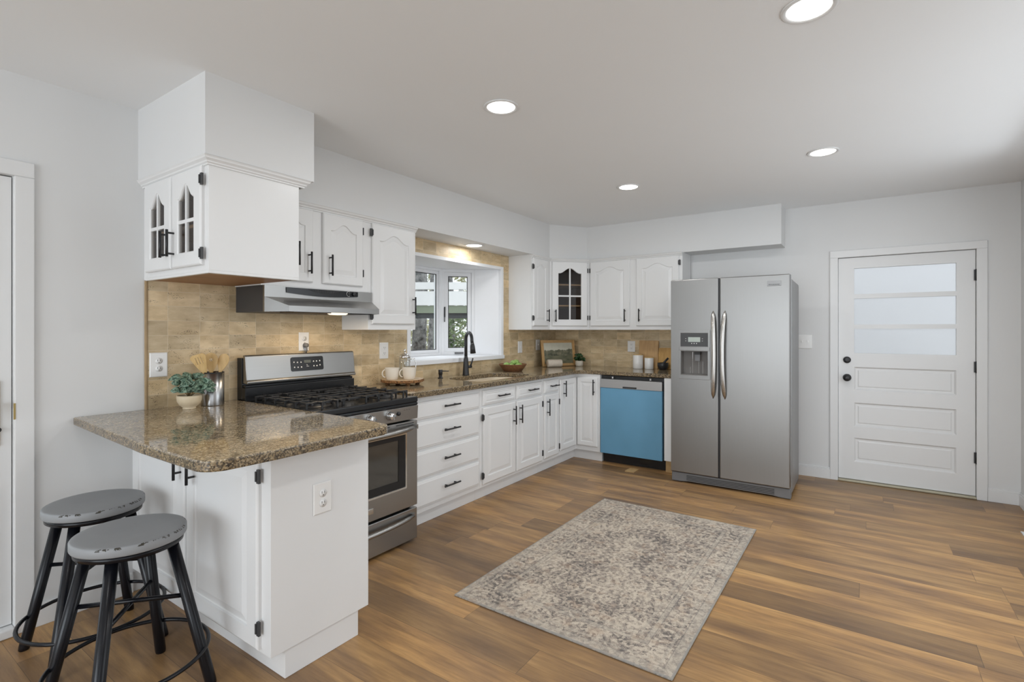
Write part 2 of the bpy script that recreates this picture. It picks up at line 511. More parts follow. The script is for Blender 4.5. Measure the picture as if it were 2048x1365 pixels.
class MB:
    def __init__(s):
        s.bm = bmesh.new()
        s.mi = 0
        s.sm = False

    def face(s, vs):
        try:
            f = s.bm.faces.new(vs)
            f.material_index = s.mi
            f.smooth = s.sm
            return f
        except ValueError:
            return None

    def box(s, x0, x1, y0, y1, z0, z1, M=None):
        x0, x1 = min(x0, x1), max(x0, x1)
        y0, y1 = min(y0, y1), max(y0, y1)
        z0, z1 = min(z0, z1), max(z0, z1)
        p = [(x0, y0, z0), (x1, y0, z0), (x1, y1, z0), (x0, y1, z0), (x0, y0, z1), (x1, y0, z1), (x1, y1, z1), (x0, y1, z1)]
        v = [s.bm.verts.new(M @ Vector(q) if M else q) for q in p]
        for f in ((3, 2, 1, 0), (4, 5, 6, 7), (0, 1, 5, 4), (1, 2, 6, 5), (2, 3, 7, 6), (3, 0, 4, 7)):
            s.face([v[i] for i in f])
        return s

    def loops(s, loops, close_ends=(True, True), cyclic=False):
        L = [[s.bm.verts.new(p) for p in lp] for lp in loops]
        n = len(L[0])
        pairs = list(zip(L, L[1:]))
        if cyclic:
            pairs.append((L[-1], L[0]))
        for a, b in pairs:
            for i in range(n):
                j = (i + 1) % n
                s.face([a[i], a[j], b[j], b[i]])
        if not cyclic:
            if close_ends[0]:
                s.face(L[0][::-1])
            if close_ends[1]:
                s.face(L[-1])
        return s

    def tube(s, pts, r, n=12, caps=True):
        pts = [Vector(p) for p in pts]
        rs = r if isinstance(r, (list, tuple)) else [r] * len(pts)
        loops = []
        ref = None
        for i, p in enumerate(pts):
            if i == 0:
                d = pts[1] - pts[0]
            elif i == len(pts) - 1:
                d = pts[-1] - pts[-2]
            else:
                d = (pts[i + 1] - p).normalized() + (p - pts[i - 1]).normalized()
            d.normalize()
            if ref is None:
                ref = d.orthogonal().normalized()
            else:
                ref = (ref - d * ref.dot(d)).normalized()
            b = d.cross(ref)
            loops.append([p + (ref * math.cos(2 * PI * k / n) + b * math.sin(2 * PI * k / n)) * rs[i] for k in range(n)])
        o = s.sm
        s.sm = True
        s.loops(loops, (caps, caps))
        s.sm = o
        return s

    def ring(s, c, rad, r, axis='Z', n=48, m=10, a0=0, a1=2 * PI):
        pts = []
        full = abs(a1 - a0 - 2 * PI) < 1e-6
        loops = []
        N = n if full else n + 1
        for i in range(N):
            a = a0 + (a1 - a0) * i / n
            lp = []
            for k in range(m):
                b = 2 * PI * k / m
                q = (rad + r * math.cos(b))
                u, v, w = q * math.cos(a), q * math.sin(a), r * math.sin(b)
                p = {'Z': (u, v, w), 'Y': (u, w, v), 'X': (w, u, v)}[axis]
                lp.append(Vector(c) + Vector(p))
            loops.append(lp)
        o = s.sm
        s.sm = True
        s.loops(loops, cyclic=full)
        s.sm = o
        return s

    def lathe(s, prof, c=(0, 0, 0), n=32, axis='Z', M=None, caps=(True, True), smooth=True):
        """prof: list of (radius, height)"""
        loops = []
        for r, h in prof:
            lp = []
            for k in range(n):
                a = 2 * PI * k / n
                u, v = r * math.cos(a), r * math.sin(a)
                p = {'Z': (u, v, h), 'Y': (u, h, -v), 'X': (h, u, v)}[axis]
                p = Vector(c) + Vector(p)
                lp.append(M @ p if M else p)
            loops.append(lp)
        o = s.sm
        s.sm = smooth
        s.loops(loops, caps)
        s.sm = o
        return s

    def prism(s, poly, lo, hi, axis='Z', M=None, holes=()):
        """poly of 2D points extruded along axis; holes supported"""
        def P(p, h):
            q = {'Z': (p[0], p[1], h), 'Y': (p[0], h, p[1]), 'X': (h, p[0], p[1])}[axis]
            return M @ Vector(q) if M else Vector(q)
        if not holes:
            s.loops([[P(p, lo) for p in poly], [P(p, hi) for p in poly]])
            return s
        tb = bmesh.new()
        edges = []
        rings = []
        for lp in [poly] + list(holes):
            vs = [tb.verts.new((p[0], p[1], 0)) for p in lp]
            rings.append(vs)
            edges += [tb.edges.new((vs[i], vs[(i + 1) % len(vs)])) for i in range(len(vs))]
        bmesh.ops.triangle_fill(tb, use_beauty=True, use_dissolve=False, edges=edges, normal=(0, 0, 1))
        tb.verts.index_update()
        co = [v.co.copy() for v in tb.verts]
        tris = [[v.index for v in f.verts] for f in tb.faces]
        base = [s.bm.verts.new(P(c_, lo)) for c_ in co]
        top = [s.bm.verts.new(P(c_, hi)) for c_ in co]
        for tr in tris:
            s.face([base[i] for i in tr[::-1]])
            s.face([top[i] for i in tr])
        for vs in rings:
            ids = [v.index for v in vs]
            for i in range(len(ids)):
                a, b = ids[i], ids[(i + 1) % len(ids)]
                s.face([base[a], base[b], top[b], top[a]])
        tb.free()
        return s

    def sphere(s, c, r, sc=(1, 1, 1), n=16, m=10, M=None):
        prof = [(max(1e-4, r * math.sin(PI * i / m)), -r * math.cos(PI * i / m)) for i in range(m + 1)]
        T = Matrix.Translation(c) @ (M or Matrix()) @ Matrix.Diagonal((*sc, 1))
        return s.lathe(prof, (0, 0, 0), n, M=T)

    def build(s, name, mats, parent=None, bevel=0.0, label=None, seg=2, kind=None, local=False):
        bmesh.ops.recalc_face_normals(s.bm, faces=s.bm.faces)
        me = bpy.data.meshes.new(name)
        if parent is not None and not local:
            off = world_loc(parent)
            bmesh.ops.translate(s.bm, vec=-off, verts=s.bm.verts)
        s.bm.to_mesh(me)
        s.bm.free()
        for m in (mats if isinstance(mats, (list, tuple)) else [mats]):
            me.materials.append(MATS[m])
        o = bpy.data.objects.new(name, me)
        COL.objects.link(o)
        if parent is not None:
            o.parent = parent
        if bevel:
            b = o.modifiers.new('bevel', 'BEVEL')
            b.width = bevel
            b.segments = seg
            b.limit_method = 'ANGLE'
            b.angle_limit = R(40)
        if label:
            o['label'] = label
        if kind:
            o['kind'] = kind
        return o


def world_loc(o):
    v = Vector((0, 0, 0))
    while o is not None:
        v += o.location
        o = o.parent
    return v


def thing(name, label, cat, loc, group=None, rz=0.0):
    o = bpy.data.objects.new(name, None)
    o.empty_display_size = 0.1
    COL.objects.link(o)
    o.location = loc
    o.rotation_euler = (0, 0, rz)
    o['label'] = label
    o['category'] = cat
    if group:
        o['group'] = group
    return o


def tag(o, label, cat, group=None):
    o['label'] = label
    o['category'] = cat
    if group:
        o['group'] = group
    return o


def single(mb, name, mat, label, cat, origin, group=None, **k):
    """a thing that is one mesh, its origin at its base"""
    bmesh.ops.translate(mb.bm, vec=-Vector(origin), verts=mb.bm.verts)
    o = mb.build(name, mat, **k)
    o.location = origin
    return tag(o, label, cat, group)


def copy_tree(o, parent=None):
    c = o.copy()
    COL.objects.link(c)
    if parent is not None:
        c.parent = parent
    for ch in [q for q in S.objects if q.parent == o]:
        copy_tree(ch, c)
    return c


def frameM(O, U, V, Wd):
    """matrix from (u,v,w) to world"""
    m = Matrix((U, V, Wd)).transposed().to_4x4()
    m.translation = Vector(O)
    return m


def struct(mb, name, mat, label=None, **k):
    return mb.build(name, mat, label=label, kind='structure', **k)


# ------------------------------------------------------------------ the room
L = 4.247
CZ = 2.44
X0, Y0 = -4.5, -4.016
mb = MB()
mb.box(X0, L + 0.12, Y0 - 0.12, 0.12, -0.06, 0)
struct(mb, 'floor', 'plank_floor', 'brown wood plank floor')
mb = MB()
mb.box(X0 - .12, L + 0.12, Y0 - 0.12, 0.12, CZ, CZ + 0.1)
struct(mb, 'ceiling', 'ceiling_paint', 'flat white ceiling')


def wall_with_holes(name, axis, c0, c1, a0, a1, holes, label, mat='wall_paint'):
    mb = MB()
    hs = [[(h[0], h[2]), (h[1], h[2]), (h[1], h[3]), (h[0], h[3])] for h in holes]
    mb.prism([(a0, 0), (a1, 0), (a1, CZ), (a0, CZ)], c0, c1, axis=axis, holes=hs)
    return struct(mb, name, mat, label)


DX0, DX1, DZ1 = -1.365, -0.489, 1.992
WX0, WX1, WZ0, WZ1 = 1.838, 3.141, 1.04, 1.948
wall_with_holes('wall_north', 'Y', 0.0, 0.12, X0 - .12, L + .12, [(DX0, DX1, 0.001, DZ1), (WX0, WX1, WZ0, WZ1)], 'white wall behind the range and sink')
wall_with_holes('wall_east', 'X', L, L + .12, Y0 - .12, 0.12, [(-3.765, -2.855, 0.001, 1.955)], 'white wall behind the refrigerator')
wall_with_holes('wall_south', 'Y', Y0 - .12, Y0, X0 - .12, L + .12, [(-3.4, -1.0, 0.25, 2.25), (0.9, 3.3, 0.25, 2.25)], 'white wall on the right')
wall_with_holes('wall_west', 'X', X0 - .12, X0, Y0 - .12, 0.12, [(-3.5, -0.5, 0.25, 2.25)], 'white wall behind the camera')

# soffits over the cabinets
mb = MB()
mb.box(-.026, .503, -.706, 0, 2.085, CZ)
struct(mb, 'wall_soffit_peninsula', 'wall_paint', 'white boxed soffit over the peninsula cabinet')
mb = MB()
mb.prism([(.503, 0), (.503, -.30), (3.595, -.30), (3.979, -.545), (3.979, -2.441), (L, -2.441), (L, 0)], 2.083, CZ)
struct(mb, 'wall_soffit_kitchen', 'wall_paint', 'white boxed soffit along the sink wall and corner')

# baseboards
mb = MB()
mb.box(-.422, -.05, -.014, 0, 0, .085).box(-.422, -.05, -.009, 0, .085, .10)
struct(mb, 'baseboard_north', 'trim_white', bevel=.002)
mb = MB()
for a, b in ((-2.80, -1.6), (-4.016, -3.83)):
    mb.box(L - .014, L, a, b, 0, .085).box(L - .009, L, a, b, .085, .10)
struct(mb, 'baseboard_east', 'trim_white', bevel=.002)
mb = MB()
mb.box(-1, L, Y0, Y0 + .014, 0, .085).box(-1, L, Y0, Y0 + .009, .085, .10)
struct(mb, 'baseboard_south', 'trim_white', bevel=.002)

# tile backsplash
mb = MB()
TY = -.008
mb.prism([(0.014, .90), (4.239, .90), (4.239, 1.40), (3.27, 1.40), (3.27, 2.083), (1.64, 2.083), (1.64, 1.60), (.014, 1.60)], TY, -.0005, axis='Y',
         holes=[[(WX0, WZ0), (WX1, WZ0), (WX1, WZ1), (WX0, WZ1)]])
struct(mb, 'wall_tile_north', 'travertine', 'tumbled travertine tile backsplash on the range wall')
mb = MB()
mb.box(0, .0138, -.012, 0, .876, 1.576)
struct(mb, 'trim_1', 'travertine_edge', 'tan bullnose edge of the tile', bevel=.004)
mb = MB()
mb.box(L - .008, L - .0005, -1.60, -.0085, .90, 1.40)
struct(mb, 'wall_tile_east', 'travertine', 'tumbled travertine tile backsplash on the refrigerator wall')

# ------------------------------------------------------------------ bay window over the sink (window_1)
win = bpy.data.objects.new('window_1', None)
COL.objects.link(win)
win.location = (2.49, .2, WZ0)
win['kind'] = 'structure'
win['label'] = 'white bay window over the sink'
PC = [(1.838, 0), (1.995, .225), (2.25, .45), (2.73, .45), (2.985, .225), (3.141, 0)]
mb = MB()
mb.prism([(1.80, -.03), (1.80, -.0005), (1.838, -.0005), (1.838, .04), (1.95, .26), (2.23, .51), (2.75, .51), (3.03, .26), (3.141, .04), (3.141, -.0005), (3.155, -.0005), (3.155, -.03)], 1.030, 1.068)
mb.build('window_sill', 'window_vinyl', win, bevel=.004)
mb = MB()
mb.prism([(1.8385, -.012), (1.8385, .04), (1.95, .26), (2.23, .51), (2.75, .51), (3.03, .26), (3.1405, .04), (3.1405, -.012)], 1.935, 1.9475)
mb.prism([(1.76, .13), (1.92, .27), (2.22, .54), (2.76, .54), (3.06, .27), (3.22, .13)], 1.95, 2.05)
mb.build('window_head', 'window_vinyl', win)
mb = MB()
for sgn in (-1, 1):
    cx = 2.49
    f = lambda p: (cx + sgn * (p[0] - cx), p[1])
    mb.prism([f(p) for p in [(3.1405, -.014), (3.1405, .12), (3.03, .27), (2.985, .225), (3.118, .02), (3.118, -.014)]], 1.068, 1.935)
mb.build('side_jamb', 'window_vinyl', win, bevel=.002)
mb = MB()
mb.prism([(1.824, 1.0685), (3.156, 1.0685), (3.156, 1.962), (1.824, 1.962)], -.0145, -.0085, axis='Y', holes=[[(1.8385, 1.0690), (3.1405, 1.0690), (3.1405, 1.934), (1.8385, 1.934)]])
mb.build('head_trim', 'window_vinyl', win)


def sash(a, b, z0, z1, fr, name, ins=.02):
    """framed pane between plan points a and b"""
    a, b = Vector((*a, 0)), Vector((*b, 0))
    U = (b - a).normalized()
    Nn = Vector((U.y, -U.x, 0))
    w = (b - a).length
    M = frameM((a.x, a.y, z0), U, Vector((0, 0, 1)), Nn)
    h = z1 - z0
    m = MB()
    rect = lambda i: [(i, i), (w - i, i), (w - i, h - i), (i, h - i)]
    m.prism(rect(0), -.05, 0.0, axis='Z', M=M, holes=[rect(fr * .45)])
    m.prism(rect(fr * .45), -.045, -.012, axis='Z', M=M, holes=[rect(fr)])
    o = m.build(name, 'window_vinyl', win, bevel=.003)
    m = MB()
    m.prism(rect(fr - .0005), -.020, -.012, axis='Z', M=M, holes=[rect(fr + .006)])
    m.build('gasket', 'panel_charcoal', o)
    m = MB()
    m.prism(rect(fr), -.032, -.028, axis='Z', M=M)
    m.build('window_pane', 'pane_glass', o)
    return o, M, w, h


sash(PC[2], PC[3], 1.068, 1.935, .058, 'window_frame')
so, sM, sw, sh = sash(PC[3], PC[4], 1.068, 1.935, .072, 'window_frame')
m = MB()
m.box(.028, .042, sh * .44, sh * .56, 0, .012, M=sM).box(.030, .038, sh * .385, sh * .45, .008, .020, M=sM)
m.build('window_latch', 'matte_black', so, bevel=.002)
m = MB()
m.box(sw * .40, sw * .66, .012, .030, 0, .014, M=sM)
m.build('crank_cover', 'plastic_gray', so, bevel=.003)
sash(PC[1], PC[2], 1.068, 1.935, .072, 'window_frame')

# ------------------------------------------------------------------ door_1 (right, to the garage)
d1 = bpy.data.objects.new('door_1', None)
COL.objects.link(d1)
d1.location = (L, -3.31, 0)
d1['kind'] = 'structure'
d1['label'] = 'white panel door with three frosted panes and black knob'
Md = frameM((L + .055, -3.7615, .022), Vector((0, 1, 0)), Vector((0, 0, 1)), Vector((-1, 0, 0)))
DW, DH = .903, 1.929
gy0, gy1 = .113, .790   # glass u range (u measured from hinge side)
gu = (3.7615 - 3.648, 3.7615 - 2.972)
holes = []
panes = [(1.632, 1.857), (1.368, 1.594), (1.120, 1.332)]
pans = [(.800, 1.000), (.484, .690), (.176, .384)]
R4 = lambda u0, u1, v0, v1: [(u0, v0), (u1, v0), (u1, v1), (u0, v1)]
for a, b in panes + pans:
    holes.append(R4(gu[0], gu[1], a - .022, b - .022))
mb = MB()
mb.prism(R4(0, DW, 0, DH), 0, .040, M=Md, holes=holes)
for a, b in pans:
    u0, u1, v0, v1 = gu[0], gu[1], a - .022, b - .022
    q = [[Md @ Vector((uu, vv, w)) for uu, vv in R4(u0 + i, u1 - i, v0 + i, v1 - i)] for i, w in ((0, .006), (0, .040), (.012, .026), (.026, .026), (.034, .031))]
    mb.loops(q)
leaf = mb.build('door_leaf', 'trim_white', d1)
for a, b in panes:
    m = MB()
    m.prism(R4(gu[0], gu[1], a - .022, b - .022), .014, .020, M=Md)
    m.build('glass_pane', 'frosted_glass', leaf)
m = MB()
kx, ky = L + .014, -2.921
m.lathe([(.030, 0), (.032, -.006), (.028, -.012), (.012, -.016), (.012, -.032), (.024, -.038), (.029, -.052), (.024, -.064), (.008, -.068)], (kx, ky, .905), axis='X', n=28)
m.build('door_knob', 'matte_black', leaf)
m = MB()
m.lathe([(.027, 0), (.029, -.008), (.024, -.016), (.012, -.018)], (kx, ky, 1.06), axis='X', n=28)
m.box(kx - .026, kx - .014, ky - .004, ky + .004, 1.048, 1.072)
m.build('deadbolt', 'matte_black', leaf)
for z in (1.752, 1.031, .321):
    m = MB()
    m.tube([(L - .006, -3.765, z - .045), (L - .006, -3.765, z + .045)], .0065, 10)
    m.box(L - .002, L + .012, -3.7645, -3.752, z - .042, z + .042)
    m.build('hinge', 'matte_black', leaf)
mb = MB()
for a, b in ((-3.829, -3.765), (-2.855, -2.795)):
    mb.box(L - .016, L, a, b, 0, 1.955)
mb.box(L - .016, L, -3.829, -2.795, 1.955, 2.016)
mb.build('door_frame', 'trim_white', d1, bevel=.003)
mb = MB()
mb.box(L - .02, L + .10, -3.765, -2.855, .001, .018)
mb.build('threshold', 'threshold_metal', d1, bevel=.004)

# ------------------------------------------------------------------ door_2 (left, glazed patio door)
d2 = bpy.data.objects.new('door_2', None)
COL.objects.link(d2)
d2.location = (-.93, 0, 0)
d2['kind'] = 'structure'
d2['label'] = 'white glazed door with brass handle plate at the left edge'
mb = MB()
mb.prism(R4(DX0 + .004, DX1 - .004, .045, DZ1 - .006), .012, .055, axis='Y', holes=[R4(-1.23, -.66, .38, 1.86)])
leaf2 = mb.build('door_leaf', 'trim_white', d2)
mb = MB()
mb.prism(R4(-1.232, -.658, .378, 1.862), .03, .036, axis='Y')
mb.build('glass_pane', 'pane_glass', leaf2)
mb = MB()
mb.box(-.570, -.529, .004, .0119, .825, 1.105)
mb.tube([(-.55, .004, 1.0), (-.55, -.04, 1.0), (-.60, -.045, .99)], .009, 10)
mb.build('door_handle', 'brass', leaf2, bevel=.003)
mb = MB()
mb.lathe([(.012, 0), (.012, -.006)], (-.538, .004, .895), axis='Y', n=16)
mb.build('keyhole', 'slot_dark', leaf2)
mb = MB()
mb.box(DX1 - .003, DX1 + .004, -.018, -.0155, .935, 1.005)
mb.build('strike_plate', 'brass', d2)
mb = MB()
mb.box(DX1, -.422, -.016, 0, 0, DZ1)
mb.box(DX0 - .067, DX0, -.016, 0, 0, DZ1)
mb.box(DX0 - .067, -.422, -.016, 0, DZ1, DZ1 + .067)
mb.build('door_frame', 'trim_white', d2, bevel=.004)
mb = MB()
mb.box(DX0, DX1, -.03, .12, .001, .04)
mb.build('threshold', 'trim_white', d2, bevel=.006)

# west and south window frames (out of view; the last one added for its light)
for i, (nm, M, w) in enumerate((('window_2', frameM((X0 - .06, -3.5, .25), Vector((0, 1, 0)), Vector((0, 0, 1)), Vector((1, 0, 0))), 3.0),
                                ('window_3', frameM((-3.4, Y0 - .06, .25), Vector((1, 0, 0)), Vector((0, 0, 1)), Vector((0, 1, 0))), 2.4),
                                ('window_4', frameM((0.9, Y0 - .06, .25), Vector((1, 0, 0)), Vector((0, 0, 1)), Vector((0, 1, 0))), 2.4))):
    mb = MB()
    hs = [R4(.06 + k * (w - .06) / 3, (k + 1) * (w - .06) / 3, .06, 1.94) for k in range(3)]
    mb.prism(R4(0, w, 0, 2.0), -.03, .03, M=M, holes=hs)
    struct(mb, nm, 'window_vinyl', 'white three-part window frame out of view')

# ------------------------------------------------------------------ joinery helpers


def shape(tt):
    a = abs(tt)
    return 0.0 if a > .86 else .5 + .5 * math.cos(PI * a / .86)


def panel_door(name, parent, M, w, h, m=.052, arch=0.0, T=.019, glassy=False, label=None, raised=.030, mt=None, mat='cabinet_white'):
    mt = m if mt is None else mt
    n, nt_ = 4, 26

    def contour(ins, d):
        u0, u1, v0 = m + ins, w - m - ins, m + ins
        def top(u):
            tt = (u - w / 2) / (w / 2 - m)
            return h - mt - ins - arch * (1 - shape(tt))
        p = [(u0 + (u1 - u0) * i / n, v0) for i in range(n)]
        tr = top(u1)
        p += [(u1, v0 + (tr - v0) * i / n) for i in range(n)]
        p += [(u1 + (u0 - u1) * i / nt_, top(u1 + (u0 - u1) * i / nt_)) for i in range(nt_)]
        tl = top(u0)
        p += [(u0, tl + (v0 - tl) * i / n) for i in range(n)]
        return [M @ Vector((a, b, d)) for a, b in p]

    def rect(i, d):
        p = [(i + (w - 2 * i) * k / n, i) for k in range(n)]
        p += [(w - i, i + (h - 2 * i) * k / n) for k in range(n)]
        p += [(w - i - (w - 2 * i) * k / nt_, h - i) for k in range(nt_)]
        p += [(i, h - i - (h - 2 * i) * k / n) for k in range(n)]
        return [M @ Vector((a, b, d)) for a, b in p]
    b = MB()
    if glassy:
        b.loops([rect(.001, 0), rect(0, T - .007), rect(.003, T - .003), rect(.008, T), contour(0, T), contour(.005, T - .005), contour(.005, 0)], cyclic=True)
        mid = m + (h - mt - m) * .46
        b.box(w / 2 - .008, w / 2 + .008, m, h - mt - .004, .004, T - .003, M=M)
        b.box(m, w - m, mid - .008, mid + .008, .0045, T - .0035, M=M)
    else:
        b.loops([rect(.001, 0), rect(0, T - .007), rect(.003, T - .003), rect(.008, T), contour(0, T), contour(.003, T - .006), contour(.009, T - .007), contour(.009 + raised, T - .001), contour(.013 + raised, T - .001)])
    o = b.build(name, mat, parent, label=label)
    if glassy:
        g = MB()
        g.prism(R4(m + .002, w - m - .002, m + .002, h - mt - .002), .006, .009, M=M)
        g.build('glass_pane', 'cabinet_glass', o)
    return o


def drawer_front(name, parent, M, w, h, T=.019, inner=False):
    def rect(i, d):
        return [M @ Vector(p + (d,)) for p in R4(i, w - i, i, h - i)]
    b = MB()
    lp = [rect(.001, 0), rect(0, T - .012), rect(.004, T - .005), rect(.016, T - .002), rect(.018, T)]
    if inner:
        lp += [rect(.028, T), rect(.031, T - .004), rect(.040, T - .001)]
    b.loops(lp)
    return b.build(name, 'cabinet_white', parent)


def bar_handle(parent, M, u, v, vertical=True, length=.155, name='handle', base=.019):
    b = MB()
    s_ = length / 2
    ps = .048
    if vertical:
        b.tube([M @ Vector((u, v - s_, base + .030)), M @ Vector((u, v + s_, base + .030))], .006, 12)
        for q in (-ps, ps):
            b.tube([M @ Vector((u, v + q, base - .001)), M @ Vector((u, v + q, base + .030))], .0048, 10)
    else:
        b.tube([M @ Vector((u - s_, v, base + .030)), M @ Vector((u + s_, v, base + .030))], .006, 12)
        for q in (-ps, ps):
            b.tube([M @ Vector((u + q, v, base - .001)), M @ Vector((u + q, v, base + .030))], .0048, 10)
    return b.build(name, 'matte_black', parent)


def hinge(parent, M, u, v, side):
    """small exposed hinge leaf at the door edge; side -1 left, 1 right"""
    b = MB()
    b.box(u, u + side * .016, v - .026, v + .026, .012, .0215, M=M)
    b.box(u - side * .004, u + side * .004, v - .019, v + .019, .018, .0255, M=M)
    return b.build('hinge', 'panel_charcoal', parent, bevel=.001)


VX, VY, VZ = Vector((1, 0, 0)), Vector((0, 1, 0)), Vector((0, 0, 1))

# frames for faces: facing -Y (north run), facing -X
FN = lambda x, z, y=-.605: frameM((x, y, z), VX, VZ, -VY)


def FE(ystart, z, x=3.61):
    """facing -X, u runs toward -Y (to the right in the picture)"""
    return frameM((x, ystart, z), -VY, VZ, -VX)


# ------------------------------------------------------------------ peninsula base cabinet
PX = -.045
c = thing('base_cabinet', 'white peninsula base cabinet with two tall doors behind the stools', 'cabinet', (.18, -.62, 0), 'white base cabinets')
mb = MB()
mb.box(PX, .405, -1.245, -.001, .112, .8755)
mb.box(PX + .062, .357, -1.236, -.001, .0005, .112)
mb.build('cabinet_body', 'cabinet_white', c, bevel=.0015)
for k, (ya, yb) in enumerate(((-.035, -.598), (-.612, -1.185))):
    M = FE(ya, .128, PX)
    d = panel_door('cabinet_door', c, M, ya - yb, .735, m=.070)
    bar_handle(d, M, (ya - yb - .030) if k == 0 else .078, .617)
    if k == 1:
        for v in (.035 + .05, .735 - .085):
            hinge(d, M, ya - yb, v, 1)

# ------------------------------------------------------------------ base run along the sink wall
YF = -.605


def base_box(b, x0, x1, y0=-.002, kick=True):
    b.box(x0, x1, YF, y0, .10, .8755)
    b.box(x0, x1, -.557, y0, .0005, .10)


c = thing('base_cabinet', 'white four-drawer base cabinet right of the range', 'cabinet', (1.63, -.3, 0), 'white base cabinets')
mb = MB()
base_box(mb, 1.24, 2.0125)
mb.build('cabinet_body', 'cabinet_white', c, bevel=.001)
for z0, z1 in ((.723, .843), (.527, .706), (.331, .510), (.135, .314)):
    M = FN(1.262, z0)
    d = drawer_front('drawer', c, M, 1.990 - 1.262, z1 - z0)
    bar_handle(d, M, (1.990 - 1.262) / 2 + .02, (z1 - z0) / 2 + .01, False, .165)

c = thing('base_cabinet', 'white two-door base cabinet under the sink', 'cabinet', (2.47, -.3, 0), 'white base cabinets')
mb = MB()
mb.box(2.0135, 2.935, YF, -.58, .10, .8755)
mb.box(2.0135, 2.035, -.58, -.002, .10, .8755).box(2.913, 2.935, -.58, -.002, .10, .8755)
mb.box(2.035, 2.913, -.58, -.002, .10, .12)
mb.box(2.0135, 2.935, -.557, -.002, .0005, .10)
mb.build('cabinet_body', 'cabinet_white', c, bevel=.001)
for k, (xa, xb) in enumerate(((2.037, 2.480), (2.502, 2.915))):
    w = xb - xa
    M = FN(xa, .734)
    d = drawer_front('false_drawer', c, M, w, .118, inner=True)
    bar_handle(d, M, w / 2 + .02, .062, False, .15)
    M = FN(xa, .124)
    d = panel_door('cabinet_door', c, M, w, .593, m=.058)
    bar_handle(d, M, (w - .036) if k == 0 else .036, .485)
    for v in (.07, .52):
        hinge(d, M, 0 if k == 0 else w, v, -1 if k == 0 else 1)

c = thing('base_cabinet', 'narrow white base cabinet with one drawer and door', 'cabinet', (3.09, -.3, 0), 'white base cabinets')
mb = MB()
base_box(mb, 2.936, 3.244)
mb.build('cabinet_body', 'cabinet_white', c, bevel=.001)
M = FN(2.957, .735)
w = .268
d = drawer_front('drawer', c, M, w, .118, inner=True)
bar_handle(d, M, w / 2 + .02, .062, False, .14)
M = FN(2.957, .131)
d = panel_door('cabinet_door', c, M, w, .586, m=.052)
bar_handle(d, M, .040, .475)
for v in (.07, .50):
    hinge(d, M, w, v, 1)

c = thing('base_cabinet', 'white corner base cabinet with folding corner door', 'cabinet', (3.9, -.3, 0), 'white base cabinets')
XF = 3.61
mb = MB()
mb.prism([(3.245, -.002), (3.245, YF), (XF, YF), (XF, -.874), (4.246, -.874), (4.246, -.002)], .10, .8755)
mb.prism([(3.245, -.002), (3.245, -.557), (3.655, -.557), (3.655, -.874), (4.246, -.874), (4.246, -.002)], .0005, .10)
mb.build('cabinet_body', 'cabinet_white', c, bevel=.001)
M = FN(3.252, .148)
w = (XF - .020) - 3.252
d = panel_door('cabinet_door', c, M, w, .694, m=.055)
bar_handle(d, M, .062, .60)
M = FE(YF - .0195, .148, XF)
w = .852 + (YF - .0195)
d = panel_door('cabinet_door', c, M, w, .694, m=.045)
bar_handle(d, M, w - .032, .60)

# filler beside the dishwasher
c = thing('end_panel', 'narrow white filler panel between dishwasher and refrigerator, raw wood foot', 'panel', (3.65, -1.56, 0))
mb = MB()
mb.box(3.60, 3.62, -1.60, -1.522, .112, .8755)
mb.build('face_panel', 'cabinet_white', c, bevel=.001)
mb = MB()
mb.box(3.64, 3.67, -1.598, -1.524, .0005, .112)
mb.box(3.635, 3.64, -1.563, -1.557, .06, .066)
mb.build('wood_foot', 'raw_pine', c, label='bare wooden block under the panel')

# ------------------------------------------------------------------ dishwasher
c = thing('dishwasher', 'dishwasher with blue protective film on its steel door', 'dishwasher', (3.9, -1.2, 0))
mb = MB()
mb.box(3.64, 4.20, -1.512, -.880, .10, .868)
mb.build('tub', 'matte_black', c)
mb = MB()
mb.box(3.68, 4.10, -1.518, -.878, .0005, .099)
mb.build('kick_plate', 'enamel_black', c)
mb = MB()
mb.box(3.592, 3.639, -1.505, -.885, .104, .752)
mb.build('door', 'blue_film', c, bevel=.004, label='blue film covered door')
mb = MB()
mb.prism([(-.885, .753), (-.885, .838), (-1.505, .838), (-1.505, .753)], 3.586, 3.639, axis='X', holes=[R4(-1.26, -1.12, .757, .772)])
mb.box(3.60, 3.63, -1.262, -1.118, .7535, .775)
cp = mb.build('control_panel', 'stainless_y', c, bevel=.0015)
m = MB()
m.box(3.5865, 3.599, -1.258, -1.122, .758, .7715)
m.build('pocket_handle', 'slot_dark', cp)
for y in (-1.01, -1.39):
    m = MB()
    m.box(3.605, 3.64, y - .008, y + .008, .8390, .8435).box(3.605, 3.608, y - .008, y + .008, .8390, .862)
    m.build('mounting_bracket', 'chrome', c)

# ------------------------------------------------------------------ countertops


def arc(cx, cy, r, a0, a1, n=8):
    return [(cx + r * math.cos(R(a0 + (a1 - a0) * i / n)), cy + r * math.sin(R(a0 + (a1 - a0) * i / n))) for i in range(n + 1)]


def counter(name, poly, holes, label, loc):
    b = MB()
    b.prism(poly, .877, .914, holes=holes) if holes else b.prism(poly, .877, .914)
    for f in b.bm.faces:
        f.normal_update()
        if abs(f.normal.z) < .5:
            f.material_index = 1
    return single(b, name, ['granite', 'granite_edge'], label, 'countertop', loc, bevel=.006, seg=3)


